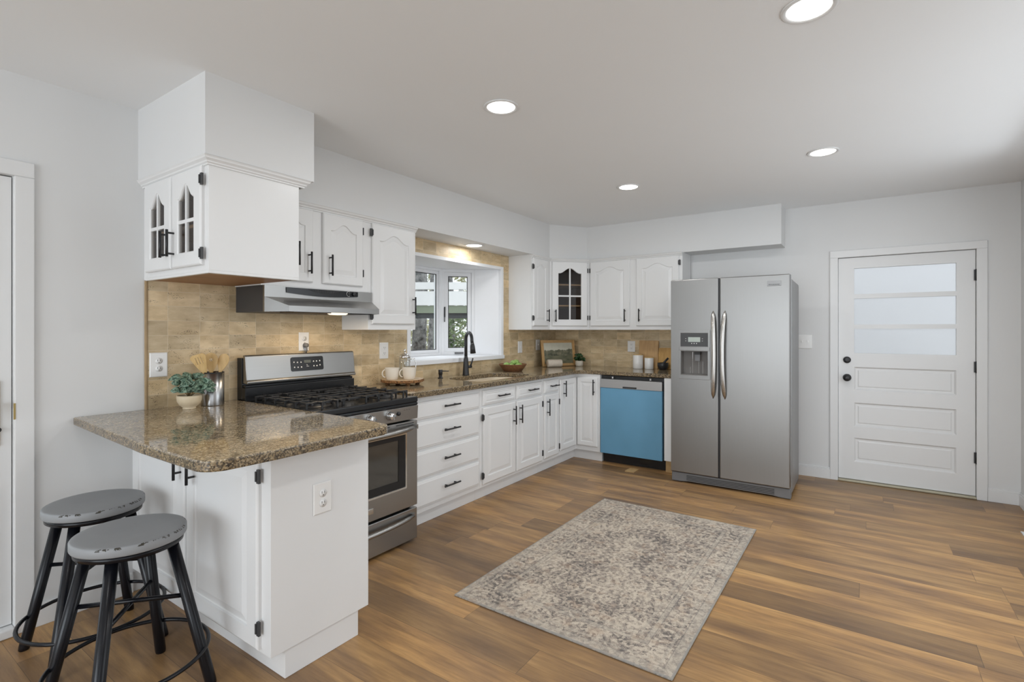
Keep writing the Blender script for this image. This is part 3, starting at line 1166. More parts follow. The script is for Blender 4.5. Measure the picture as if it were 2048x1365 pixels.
pen = [(.459, -.0005), (-.285, -.0005), (-.335, -.90)] + arc(-.255, -1.305, .08, 180, 270, 8) + [(-.1, -1.39)] + arc(.37, -1.305, .068, 270, 350, 8) + [(.452, -1.0)]
counter('countertop', pen, None, 'granite peninsula countertop with rounded overhanging corner', (.1, -.7, .877))
sx0, sx1, sy0, sy1 = 2.085, 2.875, -.565, -.145
sink_hole = arc(sx0 + .06, sy0 + .06, .06, 180, 270, 5) + arc(sx1 - .06, sy0 + .06, .06, 270, 360, 5) + arc(sx1 - .16, sy1 - .16, .16, 0, 90, 8) + arc(sx0 + .16, sy1 - .16, .16, 90, 180, 8)
kc = [(1.236, -.009), (1.236, -.652), (3.50, -.652), (3.56, -.675), (3.592, -.73), (3.592, -1.598), (L - .009, -1.598), (L - .009, -.009)]
counter('countertop', kc, [sink_hole], 'granite L-shaped countertop with the sink cut into it', (2.8, -.3, .877))

# sink
c = thing('sink', 'tan undermount sink under the bay window', 'sink', (2.48, -.36, .70))


def grow(p, g):
    return [(2.48 + (x - 2.48) * (1 + g / .4), -.355 + (y + .355) * (1 + g / .21)) for x, y in p]


b = MB()
b.sm = True
lp = []
for g, z in ((.012, .876), (.003, .876), (.000, .86), (-.012, .70), (-.05, .685)):
    lp.append([(x, y, z) for x, y in grow(sink_hole, g)])
b.loops(lp, (False, True))
b.build('basin', 'sink_tan', c)
b = MB()
b.lathe([(.04, .687), (.035, .690), (.02, .688)], (2.48, -.355, 0), 24)
b.build('drain', 'chrome', c)

# faucet
c = thing('faucet', 'matte black gooseneck kitchen faucet behind the sink', 'faucet', (2.46, -.095, .914))
b = MB()
b.lathe([(.031, .9142), (.031, .920), (.029, .925), (.025, .99), (.021, 1.06), (.0155, 1.085)], (2.46, -.095, 0), 24)
dx, dy = -.09, -.19
dl = math.hypot(dx, dy)
ux, uy = dx / dl, dy / dl
rr = .062
pts = [(2.46, -.095, 1.07), (2.46, -.095, 1.20)]
for i in range(1, 13):
    a = PI - PI * 1.04 * i / 12
    q = rr + rr * math.cos(a)
    pts.append((2.46 + ux * q, -.095 + uy * q, 1.235 + rr * math.sin(a)))
e = pts[-1]
pts.append((e[0] - ux * -.006, e[1] - uy * -.006, e[2] - .02))
b.tube(pts, .0145, 14)
b.build('spout', 'matte_black', c)
b = MB()
e2 = (pts[-1][0] + ux * .018, pts[-1][1] + uy * .018, pts[-1][2] - .09)
b.tube([pts[-1], (pts[-1][0] + ux * .006, pts[-1][1] + uy * .006, pts[-1][2] - .03), e2], [.016, .021, .025], 16)
b.build('spray_head', 'matte_black', c)
b = MB()
b.tube([(2.475, -.098, .99), (2.52, -.108, .99)], .014, 12)
b.tube([(2.512, -.106, .995), (2.528, -.11, 1.03), (2.538, -.112, 1.065)], [.008, .007, .007], 10)
b.build('lever', 'matte_black', c)
c = thing('soap_dispenser', 'matte black soap dispenser left of the faucet', 'soap dispenser', (2.12, -.10, .914))
b = MB()
b.lathe([(.022, .9142), (.022, .919), (.0145, .921), (.0145, .945), (.018, .948), (.018, .984), (.016, .986)], (2.12, -.10, 0), 20)
b.build('pump_body', 'matte_black', c)
b = MB()
b.tube([(2.12, -.10, .975), (2.185, -.135, .972)], [.005, .0035], 8)
b.build('nozzle', 'matte_black', c)

# ------------------------------------------------------------------ upper cabinets
YU = -.288


def crown(path, name, label):
    prof = [(0.0, 2.046), (.007, 2.046), (.008, 2.052), (.014, 2.056), (.016, 2.062), (.026, 2.070), (.028, 2.076), (.033, 2.082), (0.0, 2.082)]
    pts = [Vector((*p, 0)) for p in path]
    nrm = []
    for i in range(len(pts)):
        ns = []
        if i > 0:
            d = (pts[i] - pts[i - 1]).normalized()
            ns.append(Vector((d.y, -d.x, 0)))
        if i < len(pts) - 1:
            d = (pts[i + 1] - pts[i]).normalized()
            ns.append(Vector((d.y, -d.x, 0)))
        m_ = sum(ns, Vector()) / len(ns)
        nrm.append(m_ / m_.length_squared)
    b = MB()
    b.loops([[(p + n * o_).to_tuple()[:2] + (z,) for o_, z in prof] for p, n in zip(pts, nrm)])
    return struct(b, name, 'cabinet_white', label)


# peninsula upper
c = thing('wall_cabinet', 'white glass-door wall cabinet hanging over the peninsula', 'cabinet', (.22, -.34, 1.573), 'white wall cabinets')
mb = MB()
mb.box(0, .434, -.68, -.662, 1.586, 2.083)          # end panel
mb.box(0, .434, -.018, -.0005, 1.5765, 2.083)
mb.box(0, .434, -.662, -.018, 2.03, 2.083)
mb.box(0, .018, -.662, -.62, 1.586, 2.03).box(0, .018, -.06, -.018, 1.586, 2.03).box(0, .018, -.62, -.06, 1.586, 1.625)
mb.box(.416, .434, -.662, -.018, 1.586, 2.03)
mb.box(0, .434, -.68, -.648, 1.573, 1.586).box(0, .018, -.648, -.018, 1.573, 1.586)
mb.build('cabinet_body', 'cabinet_white', c, bevel=.001)
mb = MB()
mb.box(.018, .434, -.648, -.018, 1.576, 1.587)
mb.build('bottom_panel', 'cabinet_brown', c, label='unpainted brown wooden underside')
mb = MB()
mb.box(.019, .415, -.661, -.019, 1.588, 1.592).box(.405, .4155, -.661, -.019, 1.592, 2.029)
mb.box(.02, .405, -.661, -.656, 1.592, 2.029).box(.02, .405, -.024, -.0185, 1.592, 2.029)
mb.build('interior_lining', 'interior_brown', c)
mb = MB()
mb.box(.03, .40, -.655, -.025, 1.80, 1.815)
mb.build('shelf', 'shelf_edge', c)
for k, (ya, yb) in enumerate(((-.055, -.345), (-.358, -.645))):
    M = FE(ya, 1.610, 0)
    w = ya - yb
    d = panel_door('cabinet_door', c, M, w, .438, m=.062, arch=.065, glassy=True, mt=.058, label='four-pane glass door')
    bar_handle(d, M, w - .030 if k == 0 else .030, .115, True, .125)
    if k == 1:
        for v in (.05, .375):
            hinge(d, M, w, v, 1)
    M = frameM((.434, yb, 1.610), VY, VZ, VX)
    d = panel_door('cabinet_door', c, M, w, .438, m=.055, arch=.03)
    if k == 1:
        bar_handle(d, M, .035, .115, True, .125)
crown([(0, 0), (0, -.68), (.4535, -.68), (.4535, -.60)], 'trim_2', 'white crown moulding around the peninsula cabinet')

# uppers left of the window
c = thing('wall_cabinet', 'white two-door wall cabinet directly above the range hood', 'cabinet', (.82, -.15, 1.573), 'white wall cabinets')
mb = MB()
mb.box(.455, 1.199, YU, -.009, 1.573, 2.083)
mb.build('cabinet_body', 'cabinet_white', c, bevel=.001)
for k, (xa, xb) in enumerate(((.475, .772), (.840, 1.145))):
    M = FN(xa, 1.608, YU)
    w = xb - xa
    d = panel_door('cabinet_door', c, M, w, .437, m=.055, arch=.045)
    bar_handle(d, M, w - .032 if k == 0 else .045, .115, True, .13)
    if k == 1:
        for v in (.09, .37):
            b = MB()
            b.box(w + .004, w + .010, v - .024, v + .024, 0, .012, M=M)
            b.build('hinge', 'matte_black', d)
c = thing('wall_cabinet', 'tall white single-door wall cabinet left of the window', 'cabinet', (1.43, -.15, 1.323), 'white wall cabinets')
mb = MB()
mb.box(1.1995, 1.64, YU, -.009, 1.323, 2.083)
mb.build('cabinet_body', 'cabinet_white', c, bevel=.001)
M = FN(1.222, 1.362, YU)
w = .395
d = panel_door('cabinet_door', c, M, w, .685, m=.062, arch=.05)
bar_handle(d, M, w - .022, .135, True, .13)
for v in (.055, .62):
    hinge(d, M, 0, v, -1)
crown([(.4345 + .02, YU), (1.6405, YU)], 'trim_3', 'white crown moulding left of the window')

# uppers right of the window
XU = 3.955
c = thing('wall_cabinet', 'narrow white wall cabinet right of the window', 'cabinet', (3.42, -.15, 1.323), 'white wall cabinets')
mb = MB()
mb.box(3.256, 3.6195, YU, -.009, 1.323, 2.083)
mb.build('cabinet_body', 'cabinet_white', c, bevel=.001)
M = FN(3.272, 1.362, YU)
w = 3.560 - 3.272
d = panel_door('cabinet_door', c, M, w, .690, m=.055, arch=.03, raised=.022)
bar_handle(d, M, w - .030, .11, True, .13)
for v in (.08, .60):
    hinge(d, M, 0, v, -1)

DA, DB = Vector((3.62, YU, 0)), Vector((XU, -.588, 0))
U = (DB - DA).normalized()
Wn = Vector((U.y, -U.x, 0))
dw = (DB - DA).length
c = thing('wall_cabinet', 'white diagonal corner wall cabinet with glass door', 'cabinet', (3.9, -.28, 1.323), 'white wall cabinets')
Md = frameM((DA.x, DA.y, 1.323), U, VZ, Wn)
pent = [(3.6205, -.009), (3.6205, YU), (XU, -.5875), (L - .009, -.5875), (L - .009, -.009)]
mb = MB()
mb.prism(pent, 1.323, 1.340).prism(pent, 2.04, 2.083)
mb.prism(R4(0, dw, .017, .717), -.018, 0, M=Md, holes=[R4(.05, dw - .05, .055, .69)])
mb.build('cabinet_body', 'cabinet_white', c, bevel=.001)
mb = MB()
mb.box(3.621, 3.629, -.27, -.010, 1.3405, 2.0395).box(3.97, L - .01, -.587, -.579, 1.3405, 2.0395)
mb.box(3.63, L - .01, -.018, -.010, 1.3405, 2.0395).box(L - .018, L - .01, -.578, -.019, 1.3405, 2.0395)
mb.build('interior_lining', 'interior_brown', c)
pi_ = [(3.632, -.02), (3.632, -.28), (3.96, -.573), (L - .02, -.573), (L - .02, -.02)]
for z in (1.575, 1.80):
    mb = MB()
    mb.prism(pi_, z, z + .014)
    mb.build('shelf', 'shelf_edge', c)
Mdd = frameM(Vector((DA.x, DA.y, 1.362)) + U * .022, U, VZ, Wn)
w = dw - .05
d = panel_door('cabinet_door', c, Mdd, w, .690, m=.066, arch=.055, glassy=True, label='four-pane glass door')
bar_handle(d, Mdd, .032, .11, True, .13)
for v in (.09, .60):
    b = MB()
    b.box(w + .004, w + .011, v - .024, v + .024, 0, .012, M=Mdd)
    b.build('hinge', 'matte_black', d)

c = thing('wall_cabinet', 'white two-door wall cabinet left of the refrigerator', 'cabinet', (4.1, -1.08, 1.323), 'white wall cabinets')
mb = MB()
mb.box(XU, L - .009, -1.586, -.5885, 1.323, 2.083)
mb.build('cabinet_body', 'cabinet_white', c, bevel=.001)
for k, (ya, yb) in enumerate(((-.606, -1.052), (-1.122, -1.555))):
    M = FE(ya, 1.362, XU)
    w = ya - yb
    d = panel_door('cabinet_door', c, M, w, .690, m=.062, arch=.045)
    bar_handle(d, M, w - .045 if k == 0 else .038, .11, True, .13)
    if k == 0:
        for v in (.09, .60):
            b = MB()
            b.box(-.011, -.004, v - .024, v + .024, 0, .012, M=M)
            b.build('hinge', 'matte_black', d)
    else:
        hinge(d, M, w, .62, 1)
crown([(3.2555, YU), (3.62, YU), (XU, -.588), (XU, -1.5865)], 'trim_4', 'white crown moulding right of the window')

# ------------------------------------------------------------------ range hood
HX0, HX1 = .462, 1.212
c = thing('range_hood', 'stainless steel range hood with black control strip', 'range hood', (.84, -.2, 1.42))
mb = MB()
mb.box(HX0, HX1, -.296, -.009, 1.424, 1.5725)
mb.build('hood_box', 'panel_charcoal', c, label='dark grey side and body')
mb = MB()
mb.box(HX0, HX1, -.312, -.2965, 1.508, 1.5725)
lipx0, lipx1 = .520, 1.150
A = [(HX0, -.2965, 1.508), (HX0, -.312, 1.508), (HX1, -.312, 1.508), (HX1, -.2965, 1.508)]
Bm = [(HX0, -.2965, 1.458), (HX0, -.318, 1.470), (HX1, -.318, 1.470), (HX1, -.2965, 1.458)]
v = lambda *p: mb.bm.verts.new(p)
tl, tr = v(HX0, -.312, 1.508), v(HX1, -.312, 1.508)
bl, br = v(HX0, -.312, 1.424), v(HX1, -.312, 1.424)
fl, fr_ = v(lipx0, -.455, 1.456), v(lipx1, -.455, 1.456)
gl, gr = v(lipx0, -.455, 1.424), v(lipx1, -.455, 1.424)
il, ir = v(lipx0 + .006, -.449, 1.424), v(lipx1 - .006, -.449, 1.424)
jl, jr = v(HX0 + .006, -.308, 1.424), v(HX1 - .006, -.308, 1.424)
tb_l, tb_r = v(HX0, -.2965, 1.508), v(HX1, -.2965, 1.508)
bb_l, bb_r = v(HX0, -.2965, 1.424), v(HX1, -.2965, 1.424)
for q in ((tl, tr, fr_, fl), (fl, fr_, gr, gl), (tl, fl, gl, bl), (tr, br, gr, fr_), (tb_l, tl, bl, bb_l), (tb_r, bb_r, br, tr),
          (gl, gr, ir, il), (bl, gl, il, jl), (gr, br, jr, ir)):
    mb.face(q)
mb.build('visor', 'stainless_h', c)
mb = MB()
mb.prism([(HX0 + .01, -.30), (lipx0 + .008, -.444), (lipx1 - .008, -.444), (HX1 - .01, -.30)], 1.430, 1.434)
mb.build('underside', 'matte_black', c)
mb = MB()
mb.box(.56, .80, -.44, -.30, 1.420, 1.4295)
mb.build('grease_filter', 'filter_brown', c)
mb = MB()
mb.lathe([(.001, 1.412), (.04, 1.414), (.05, 1.420), (.05, 1.4295)], (0, 0, 0), 24, M=Matrix.Translation((.885, -.385, 0)) @ Matrix.Diagonal((1.35, .8, 1, 1)))
mb.build('hood_light', 'hood_lamp', c)
mb = MB()
st = [(.590, 1.568), (.590, 1.538)] + [(.60 + (1.085 - .60) * i / 14, 1.536 - .012 * math.sin(PI * i / 14)) for i in range(15)] + [(1.092, 1.540), (1.092, 1.568)]
mb.prism(st, -.318, -.3122, axis='Y')
strip = mb.build('control_strip', 'enamel_black', c)
mb = MB()
mb.prism([(.715, 1.5665)] + [(.715 + .245 * i / 12, 1.5665 - .024 * math.sin(PI * i / 12)) for i in range(1, 12)] + [(.960, 1.5665)], -.3188, -.3182, axis='Y')
for i in range(20):
    xx = .725 + .0115 * i
    mb.box(xx, xx + .003, -.3205, -.3188, 1.5665 - .022 * math.sin(PI * (xx - .715) / .245), 1.5655)
mb.build('vent', 'iron_black', strip)
for i, xx in enumerate((1.018, 1.058)):
    mb = MB()
    mb.lathe([(.0125, -.318), (.0125, -.328), (.010, -.330)], (xx, 0, 1.5525), axis='Y', n=20)
    k_ = mb.build('knob', 'matte_black', strip)
    if i == 0:
        mb = MB()
        mb.ring((xx, -.3192, 1.5525), .0155, .0011, axis='Y', n=30, m=6, a0=R(60), a1=R(300))
        mb.build('dial_mark', 'print_light', strip)
area('hood_bulb', (.885, -.36, 1.405), (0, 0, 0), .06, .06, P_HOOD, (1.0, .78, .52), 'DISK')

# ------------------------------------------------------------------ gas range
RX0, RX1 = .462, 1.222
RC = (RX0 + RX1) / 2
c = thing('gas_range', 'stainless steel gas range with black cooktop', 'range', (RC, -.36, 0))
mb = MB()
mb.box(RX0, RX1, -.66, -.03, .03, .870)
mb.build('body', 'enamel_black', c)
mb = MB()
mb.box(RX0, RX1, -.735, -.10, .8705, .905)
mb.box(RX0, RX1, -.735, -.66, .852, .8705)
mb.build('cooktop', 'enamel_black', c, bevel=.008, seg=3)
mb = MB()
mb.prism([(-.66, .764), (-.729, .768), (-.735, .851), (-.66, .851)], RX0, RX1, axis='X')
cpn = mb.build('control_panel', 'stainless_h', c, bevel=.002)
for xx in (RC - .19, RC - .105, RC, .987):
    mb = MB()
    mb.lathe([(.026, -.731), (.026, -.742), (.023, -.746), (.022, -.764), (.019, -.768)], (xx, 0, .813), axis='Y', n=24)
    mb.box(xx - .004, xx + .004, -.775, -.764, .792, .834)
    mb.build('knob', 'chrome', cpn)
mb = MB()
mb.lathe([(.013, -.731), (.012, -.741), (.006, -.744)], (1.058, 0, .817), axis='Y', n=20)
mb.build('button', 'matte_black', cpn)
mb = MB()
for q in range(3):
    mb.box(1.10 + q * .02, 1.112 + q * .02, -.7338, -.7325, .832, .834)
mb.build('panel_print', 'panel_charcoal', cpn)
# oven door
mb = MB()
mb.prism(R4(RX0 + .003, RX1 - .003, .228, .757), -.730, -.662, axis='Y', holes=[R4(RC - .275, RC + .275, .362, .682)])
od = mb.build('oven_door', 'stainless_h', c, bevel=.003)
mb = MB()
mb.prism(R4(RC - .2745, RC + .2745, .3625, .6815), -.728, -.720, axis='Y', holes=[R4(RC - .222, RC + .222, .408, .655)])
mb.build('window_surround', 'enamel_black', od)
mb = MB()
mb.box(RC - .2225, RC + .2225, -.7245, -.7205, .4075, .6555)
mb.build('glass_pane', 'oven_glass', od)
mb = MB()
mb.prism(R4(RC - .286, RC + .286, .351, .693), -.7325, -.7303, axis='Y', holes=[R4(RC - .276, RC + .276, .361, .683)])
mb.build('window_trim', 'chrome', od)
mb = MB()
pts = []
for i in range(13):
    tt = -1 + 2 * i / 12
    pts.append((RC + tt * .345, -.748 - .035 * (1 - tt ** 4), .722 - .006 * (1 - tt * tt)))
mb.tube(pts, [.010] + [.0145] * 11 + [.010], 14)
for sgn in (-1, 1):
    mb.box(RC + sgn * .345 - .014, RC + sgn * .345 + .014, -.757, -.7305, .708, .735)
mb.build('oven_handle', 'stainless_h', od)
mb = MB()
for xa, xb in ((RC + .10, RC + .15), (RC + .20, RC + .345)):
    mb.box(xa, xb, -.7312, -.7303, .7425, .7475)
mb.build('vent_slot', 'slot_dark', od)
mb = MB()
mb.box(RC - .03, RC + .025, -.7345, -.7303, .272, .302)
mb.build('badge', 'chrome', od, bevel=.001)
# drawer
mb = MB()
mb.box(RX0 + .003, RX1 - .003, -.728, -.662, .018, .212)
dr = mb.build('storage_drawer', 'stainless_h', c, bevel=.004)
mb = MB()
pts = [(RC + (-1 + 2 * i / 12) * .335, -.742 - .022 * (1 - (-1 + 2 * i / 12) ** 4), .170 - .010 * (1 - (-1 + 2 * i / 12) ** 2)) for i in range(13)]
mb.tube(pts, [.009] + [.013] * 11 + [.009], 14)
for sgn in (-1, 1):
    mb.box(RC + sgn * .335 - .012, RC + sgn * .335 + .012, -.747, -.7285, .157, .182)
mb.build('drawer_handle', 'stainless_h', dr)
for xx in (RX0 + .05, RX1 - .05):
    for yy in (-.62, -.08):
        mb = MB()
        mb.lathe([(.018, 0.0005), (.018, .03)], (xx, yy, 0), 12)
        mb.build('foot', 'matte_black', c)
# backguard
bx0, bx1 = .468, 1.238
mb = MB()
mb.box(bx0, bx1 - .004, -.062, -.0095, .872, 1.158)
mb.box(bx0, bx1 - .004, -.10, -.062, .9055, .985)
mb.box(bx0 + .005, bx1 - .012, -.092, -.062, .985, 1.0)
bg = mb.build('backguard', 'enamel_black', c, bevel=.003)
mb = MB()
mb.prism([(-.0625, 1.010), (-.112, 1.006), (-.114, 1.020), (-.104, 1.030), (-.088, 1.168), (-.080, 1.174), (-.0625, 1.174)], bx0 + .006, bx1, axis='X')
cf = mb.build('console', 'stainless_h', bg, bevel=.004, seg=3)
Mc = frameM((bx0 + .006, -.1045, 1.030), VX, Vector((0, .115, .993)).normalized(), Vector((0, -.993, .115)).normalized())
rr_ = lambda u0, u1, v0, v1, r: arc(u0 + r, v0 + r, r, 180, 270, 4) + arc(u1 - r, v0 + r, r, 270, 360, 4) + arc(u1 - r, v1 - r, r, 0, 90, 4) + arc(u0 + r, v1 - r, r, 90, 180, 4)
mb = MB()
mb.prism(rr_(.282, .512, .032, .121, .011), .0002, .003, M=Mc)
mb.build('touch_panel', 'enamel_black', bg)
mb = MB()
mb.box(.372, .420, .082, .100, .0031, .0036, M=Mc)
mb.build('clock_display', 'lcd_dark', bg)
for (uu, vv) in [(.302, .090), (.326, .088), (.350, .088), (.304, .058), (.328, .057), (.352, .057), (.44, .090), (.462, .090), (.486, .091), (.441, .060), (.463, .060), (.486, .064)]:
    mb = MB()
    mb.box(uu - .003, uu + .003, vv - .0015, vv + .0035, .0031, .0035, M=Mc)
    mb.box(uu - .0045, uu + .0045, vv - .0038, vv - .0016, .0031, .0035, M=Mc)
    mb.build('key_symbol', 'print_light', bg)
for vv, ln in ((.070, .008), (.064, .010), (.058, .018)):
    mb = MB()
    mb.box(.388, .388 + ln, vv, vv + .0015, .0031, .0035, M=Mc)
    mb.build('key_symbol', 'print_light', bg)
# burners and grates
for bx, by, br_ in ((RC - .23, -.56, .05), (RC + .23, -.56, .045), (RC - .23, -.27, .04), (RC + .23, -.27, .045), (RC, -.415, .055)):
    mb = MB()
    mb.lathe([(br_ + .035, .9055), (br_ + .03, .909), (br_ + .008, .909), (br_ + .006, .917), (br_, .919), (br_, .925), (br_ - .006, .927)], (bx, by, 0), 28)
    mb.build('burner', 'iron_black', c)
    if by < -.5:
        mb = MB()
        mb.lathe([(br_ + .004, .9092), (br_ + .003, .9155)], (bx, by, 0), 28, caps=(False, False))
        mb.build('burner_ring', 'handle_steel', c)
GZ = .936
for gi, (ga, gb) in enumerate(((RX0 + .028, RC - .128), (RC - .122, RC + .122), (RC + .128, RX1 - .028))):
    mb = MB()
    ya, yb = -.700, -.135
    t_ = .0055

    def bar(x0, y0, x1, y1, z=GZ, w=t_, hh=.009):
        d = Vector((x1 - x0, y1 - y0, 0))
        ln = d.length
        d.normalize()
        M_ = frameM((x0, y0, z), d, Vector((-d.y, d.x, 0)), VZ)
        mb.box(0, ln, -w, w, -hh, hh, M=M_)
    cx_ = (ga + gb) / 2
    hw_ = (gb - ga) / 2
    for xx in (ga + .022, gb - .022):
        bar(xx, ya + .02, xx, yb - .02, GZ - .004, .005, .006)
    cys = (-.56, -.27) if gi != 1 else (-.535, -.295)
    ys_ = [ya + .040 + (yb - ya - .080) * q / 5 for q in range(6)]
    for yy in ys_:
        near = min(abs(yy - cy_) for cy_ in cys)
        gap_ = .0 if near > .065 else (.055 if near > .03 else .030)
        for sgn in (-1, 1):
            xo, xi = cx_ + sgn * hw_, cx_ + sgn * gap_
            bar(xi, yy, xo, yy, GZ, .0048, .0065)
            mb.box(xo - .005, xo + .005, yy - .0048, yy + .0048, .9055, GZ + .0065)
    for xx in (cx_ - hw_ * .42, cx_ + hw_ * .42) if gi != 1 else (cx_,):
        for yo, yi in ((ya, cys[0] - .035), (yb, cys[1] + .035), (cys[0] + .035, cys[1] - .035)):
            bar(xx, yo, xx, yi, GZ + .001, .0048, .0065)
        for yo in (ya, yb):
            mb.box(xx - .0048, xx + .0048, yo - .005, yo + .005, .9055, GZ + .0075)
    mb.build('grate', 'iron_black', c, bevel=.0015)

# ------------------------------------------------------------------ refrigerator
FX = 3.385
c = thing('refrigerator', 'stainless steel side-by-side refrigerator with ice dispenser', 'refrigerator', (3.7, -2.11, 0))
mb = MB()
mb.prism([(3.470, .035), (3.965, .035), (3.965, 1.694), (3.935, 1.712), (3.470, 1.722)], -2.578, -1.648, axis='Y')
mb.build('case', 'steel_side', c, bevel=.008)
FZ0, FZ1 = .088, 1.757
fy = ((-1.651, -2.044), (-2.056, -2.572))
hole = R4(-1.961, -1.737, .935, 1.142)
hole2 = R4(-1.962, -1.736, 1.180, 1.295)
mb = MB()
mb.prism([(fy[0][1], FZ0), (fy[0][0], FZ0), (fy[0][0], FZ1), (fy[0][1], FZ1)], FX, 3.462, axis='X', holes=[hole])
ld = mb.build('freezer_door', 'stainless_v', c, bevel=.007, seg=3)
mb = MB()
mb.box(FX, 3.462, fy[1][0], fy[1][1], FZ0, FZ1)
rd = mb.build('door', 'stainless_v', c, bevel=.007, seg=3)
mb = MB()
mb.box(3.40, 3.468, -2.0555, -2.0445, FZ0 + .003, FZ1 - .003)
mb.build('door_gap_shade', 'matte_black', c)  # dark strip filling the door gap in place of its shade
# dispenser
mb = MB()
mb.prism(R4(-1.981, -1.722, .900, 1.322), FX - .006, FX + .0008, axis='X', holes=[R4(-1.9605, -1.7375, .9355, 1.1415), hole2])
mb.box(FX - .010, FX - .006, -1.978, -1.725, 1.145, 1.176)
dsp = mb.build('dispenser_frame', 'stainless_v', ld, bevel=.0015)
mb = MB()
y0_, y1_, z0_, z1_ = -1.9605, -1.7375, .9355, 1.1415
mb.box(3.452, 3.456, y0_, y1_, z0_, z1_).box(FX + .001, 3.452, y0_, y0_ + .002, z0_, z1_).box(FX + .001, 3.452, y1_ - .002, y1_, z0_, z1_)
mb.box(FX + .001, 3.452, y0_ + .002, y1_ - .002, z0_, z0_ + .006).box(FX + .001, 3.452, y0_ + .002, y1_ - .002, z1_ - .004, z1_)
mb.build('dispenser_well', 'oven_interior', ld)
mb = MB()
mb.box(3.400, 3.428, -1.895, -1.845, 1.112, 1.137)
mb.build('nozzle', 'slot_dark', ld)
mb = MB()
mb.box(3.405, 3.412, -1.892, -1.850, 1.055, 1.112)
mb.build('paddle', 'plastic_gray', ld, bevel=.002)
mb = MB()
for yy, za, zb in ((-1.82, .945, 1.13), (-1.80, .945, 1.0), (-1.872, .945, 1.05), (-1.905, .945, 1.05)):
    mb.box(3.4485, 3.4515, yy - .0012, yy + .0012, za, zb)
mb.build('well_ribs', 'chrome', ld)
mb = MB()
mb.box(FX - .0045, FX + .0006, -1.9612, -1.7368, 1.1808, 1.2942)
scr = mb.build('control_panel', 'panel_charcoal', ld)
mb = MB()
mb.box(FX - .0055, FX - .0046, -1.900, -1.800, 1.219, 1.260)
mb.build('display', 'lcd', ld)
mb = MB()
for yy in (-1.830, -1.850, -1.870):
    mb.box(FX - .0055, FX - .0046, yy - .0035, yy + .0035, 1.203, 1.210)
for yy, zz in ((-1.78, 1.247), (-1.78, 1.228), (-1.918, 1.247), (-1.918, 1.228)):
    mb.box(FX - .0055, FX - .0046, yy - .004, yy + .004, zz - .0015, zz + .0015)
mb.build('button', 'print_light', ld)
for par, yb_, sg in ((ld, -2.010, 1), (rd, -2.092, -1)):
    mb = MB()
    loops = []
    for i in range(25):
        tt = -1 + 2 * i / 24
        z = 1.115 + tt * .367
        out = .054 * (1 - abs(tt) ** 4) + .003
        yw = yb_ - sg * .014 * (1 - tt * tt) + sg * .006
        hw = .0185 * math.sqrt(1 - .97 * abs(tt) ** 10)
        x_ = FX - out
        dp = .010
        loops.append([(x_ + dp, yw - hw, z), (x_, yw - hw * .75, z), (x_ - .004, yw, z), (x_, yw + hw * .75, z), (x_ + dp, yw + hw, z)])
    mb.sm = True
    mb.loops(loops)
    mb.sm = False
    mb.build('door_handle', 'handle_steel', par)
mb = MB()
mb.box(FX - .0035, FX + .0005, -2.511, -2.412, 1.668, 1.708)
bd = mb.build('badge', 'steel_side', rd, bevel=.0015)
# lettering on the badge
cu = bpy.data.curves.new('badge_text', 'FONT')
cu.body = 'FRIGIDAIRE'
cu.size = .0155
cu.align_x = 'CENTER'
cu.align_y = 'CENTER'
cu.extrude = .0003
cu.materials.append(MATS['panel_charcoal'])
tmp = bpy.data.objects.new('badge_text', cu)
tme = bpy.data.meshes.new_from_object(tmp)
bpy.data.objects.remove(tmp)
tx = bpy.data.objects.new('badge_lettering', tme)
COL.objects.link(tx)
tx.parent = rd
tx.matrix_local = frameM(Vector((FX - .0042, -2.4615, 1.678)) - world_loc(rd), -VY, VZ, -VX)
mb = MB()
mb.prism([(-2.575, .004), (-2.575, .082), (-1.652, .082), (-1.652, .004), (-1.72, .004), (-1.80, .012), (-2.44, .012), (-2.51, .004)], 3.405, 3.47, axis='X')
gr_ = mb.build('toe_grille', 'plastic_gray', c, bevel=.006)
mb = MB()
for z in (.024, .036, .048, .060):
    mb.box(3.4025, 3.405, -2.46, -1.78, z, z + .005)
mb.build('grille_slots', 'slot_dark', gr_)
for yy in (-2.54, -1.69):
    for xx in (3.50, 3.92):
        mb = MB()
        mb.lathe([(.02, .0005), (.02, .036)], (xx, yy, 0), 12)
        mb.build('foot', 'matte_black', c)

# ------------------------------------------------------------------ outlets and switches


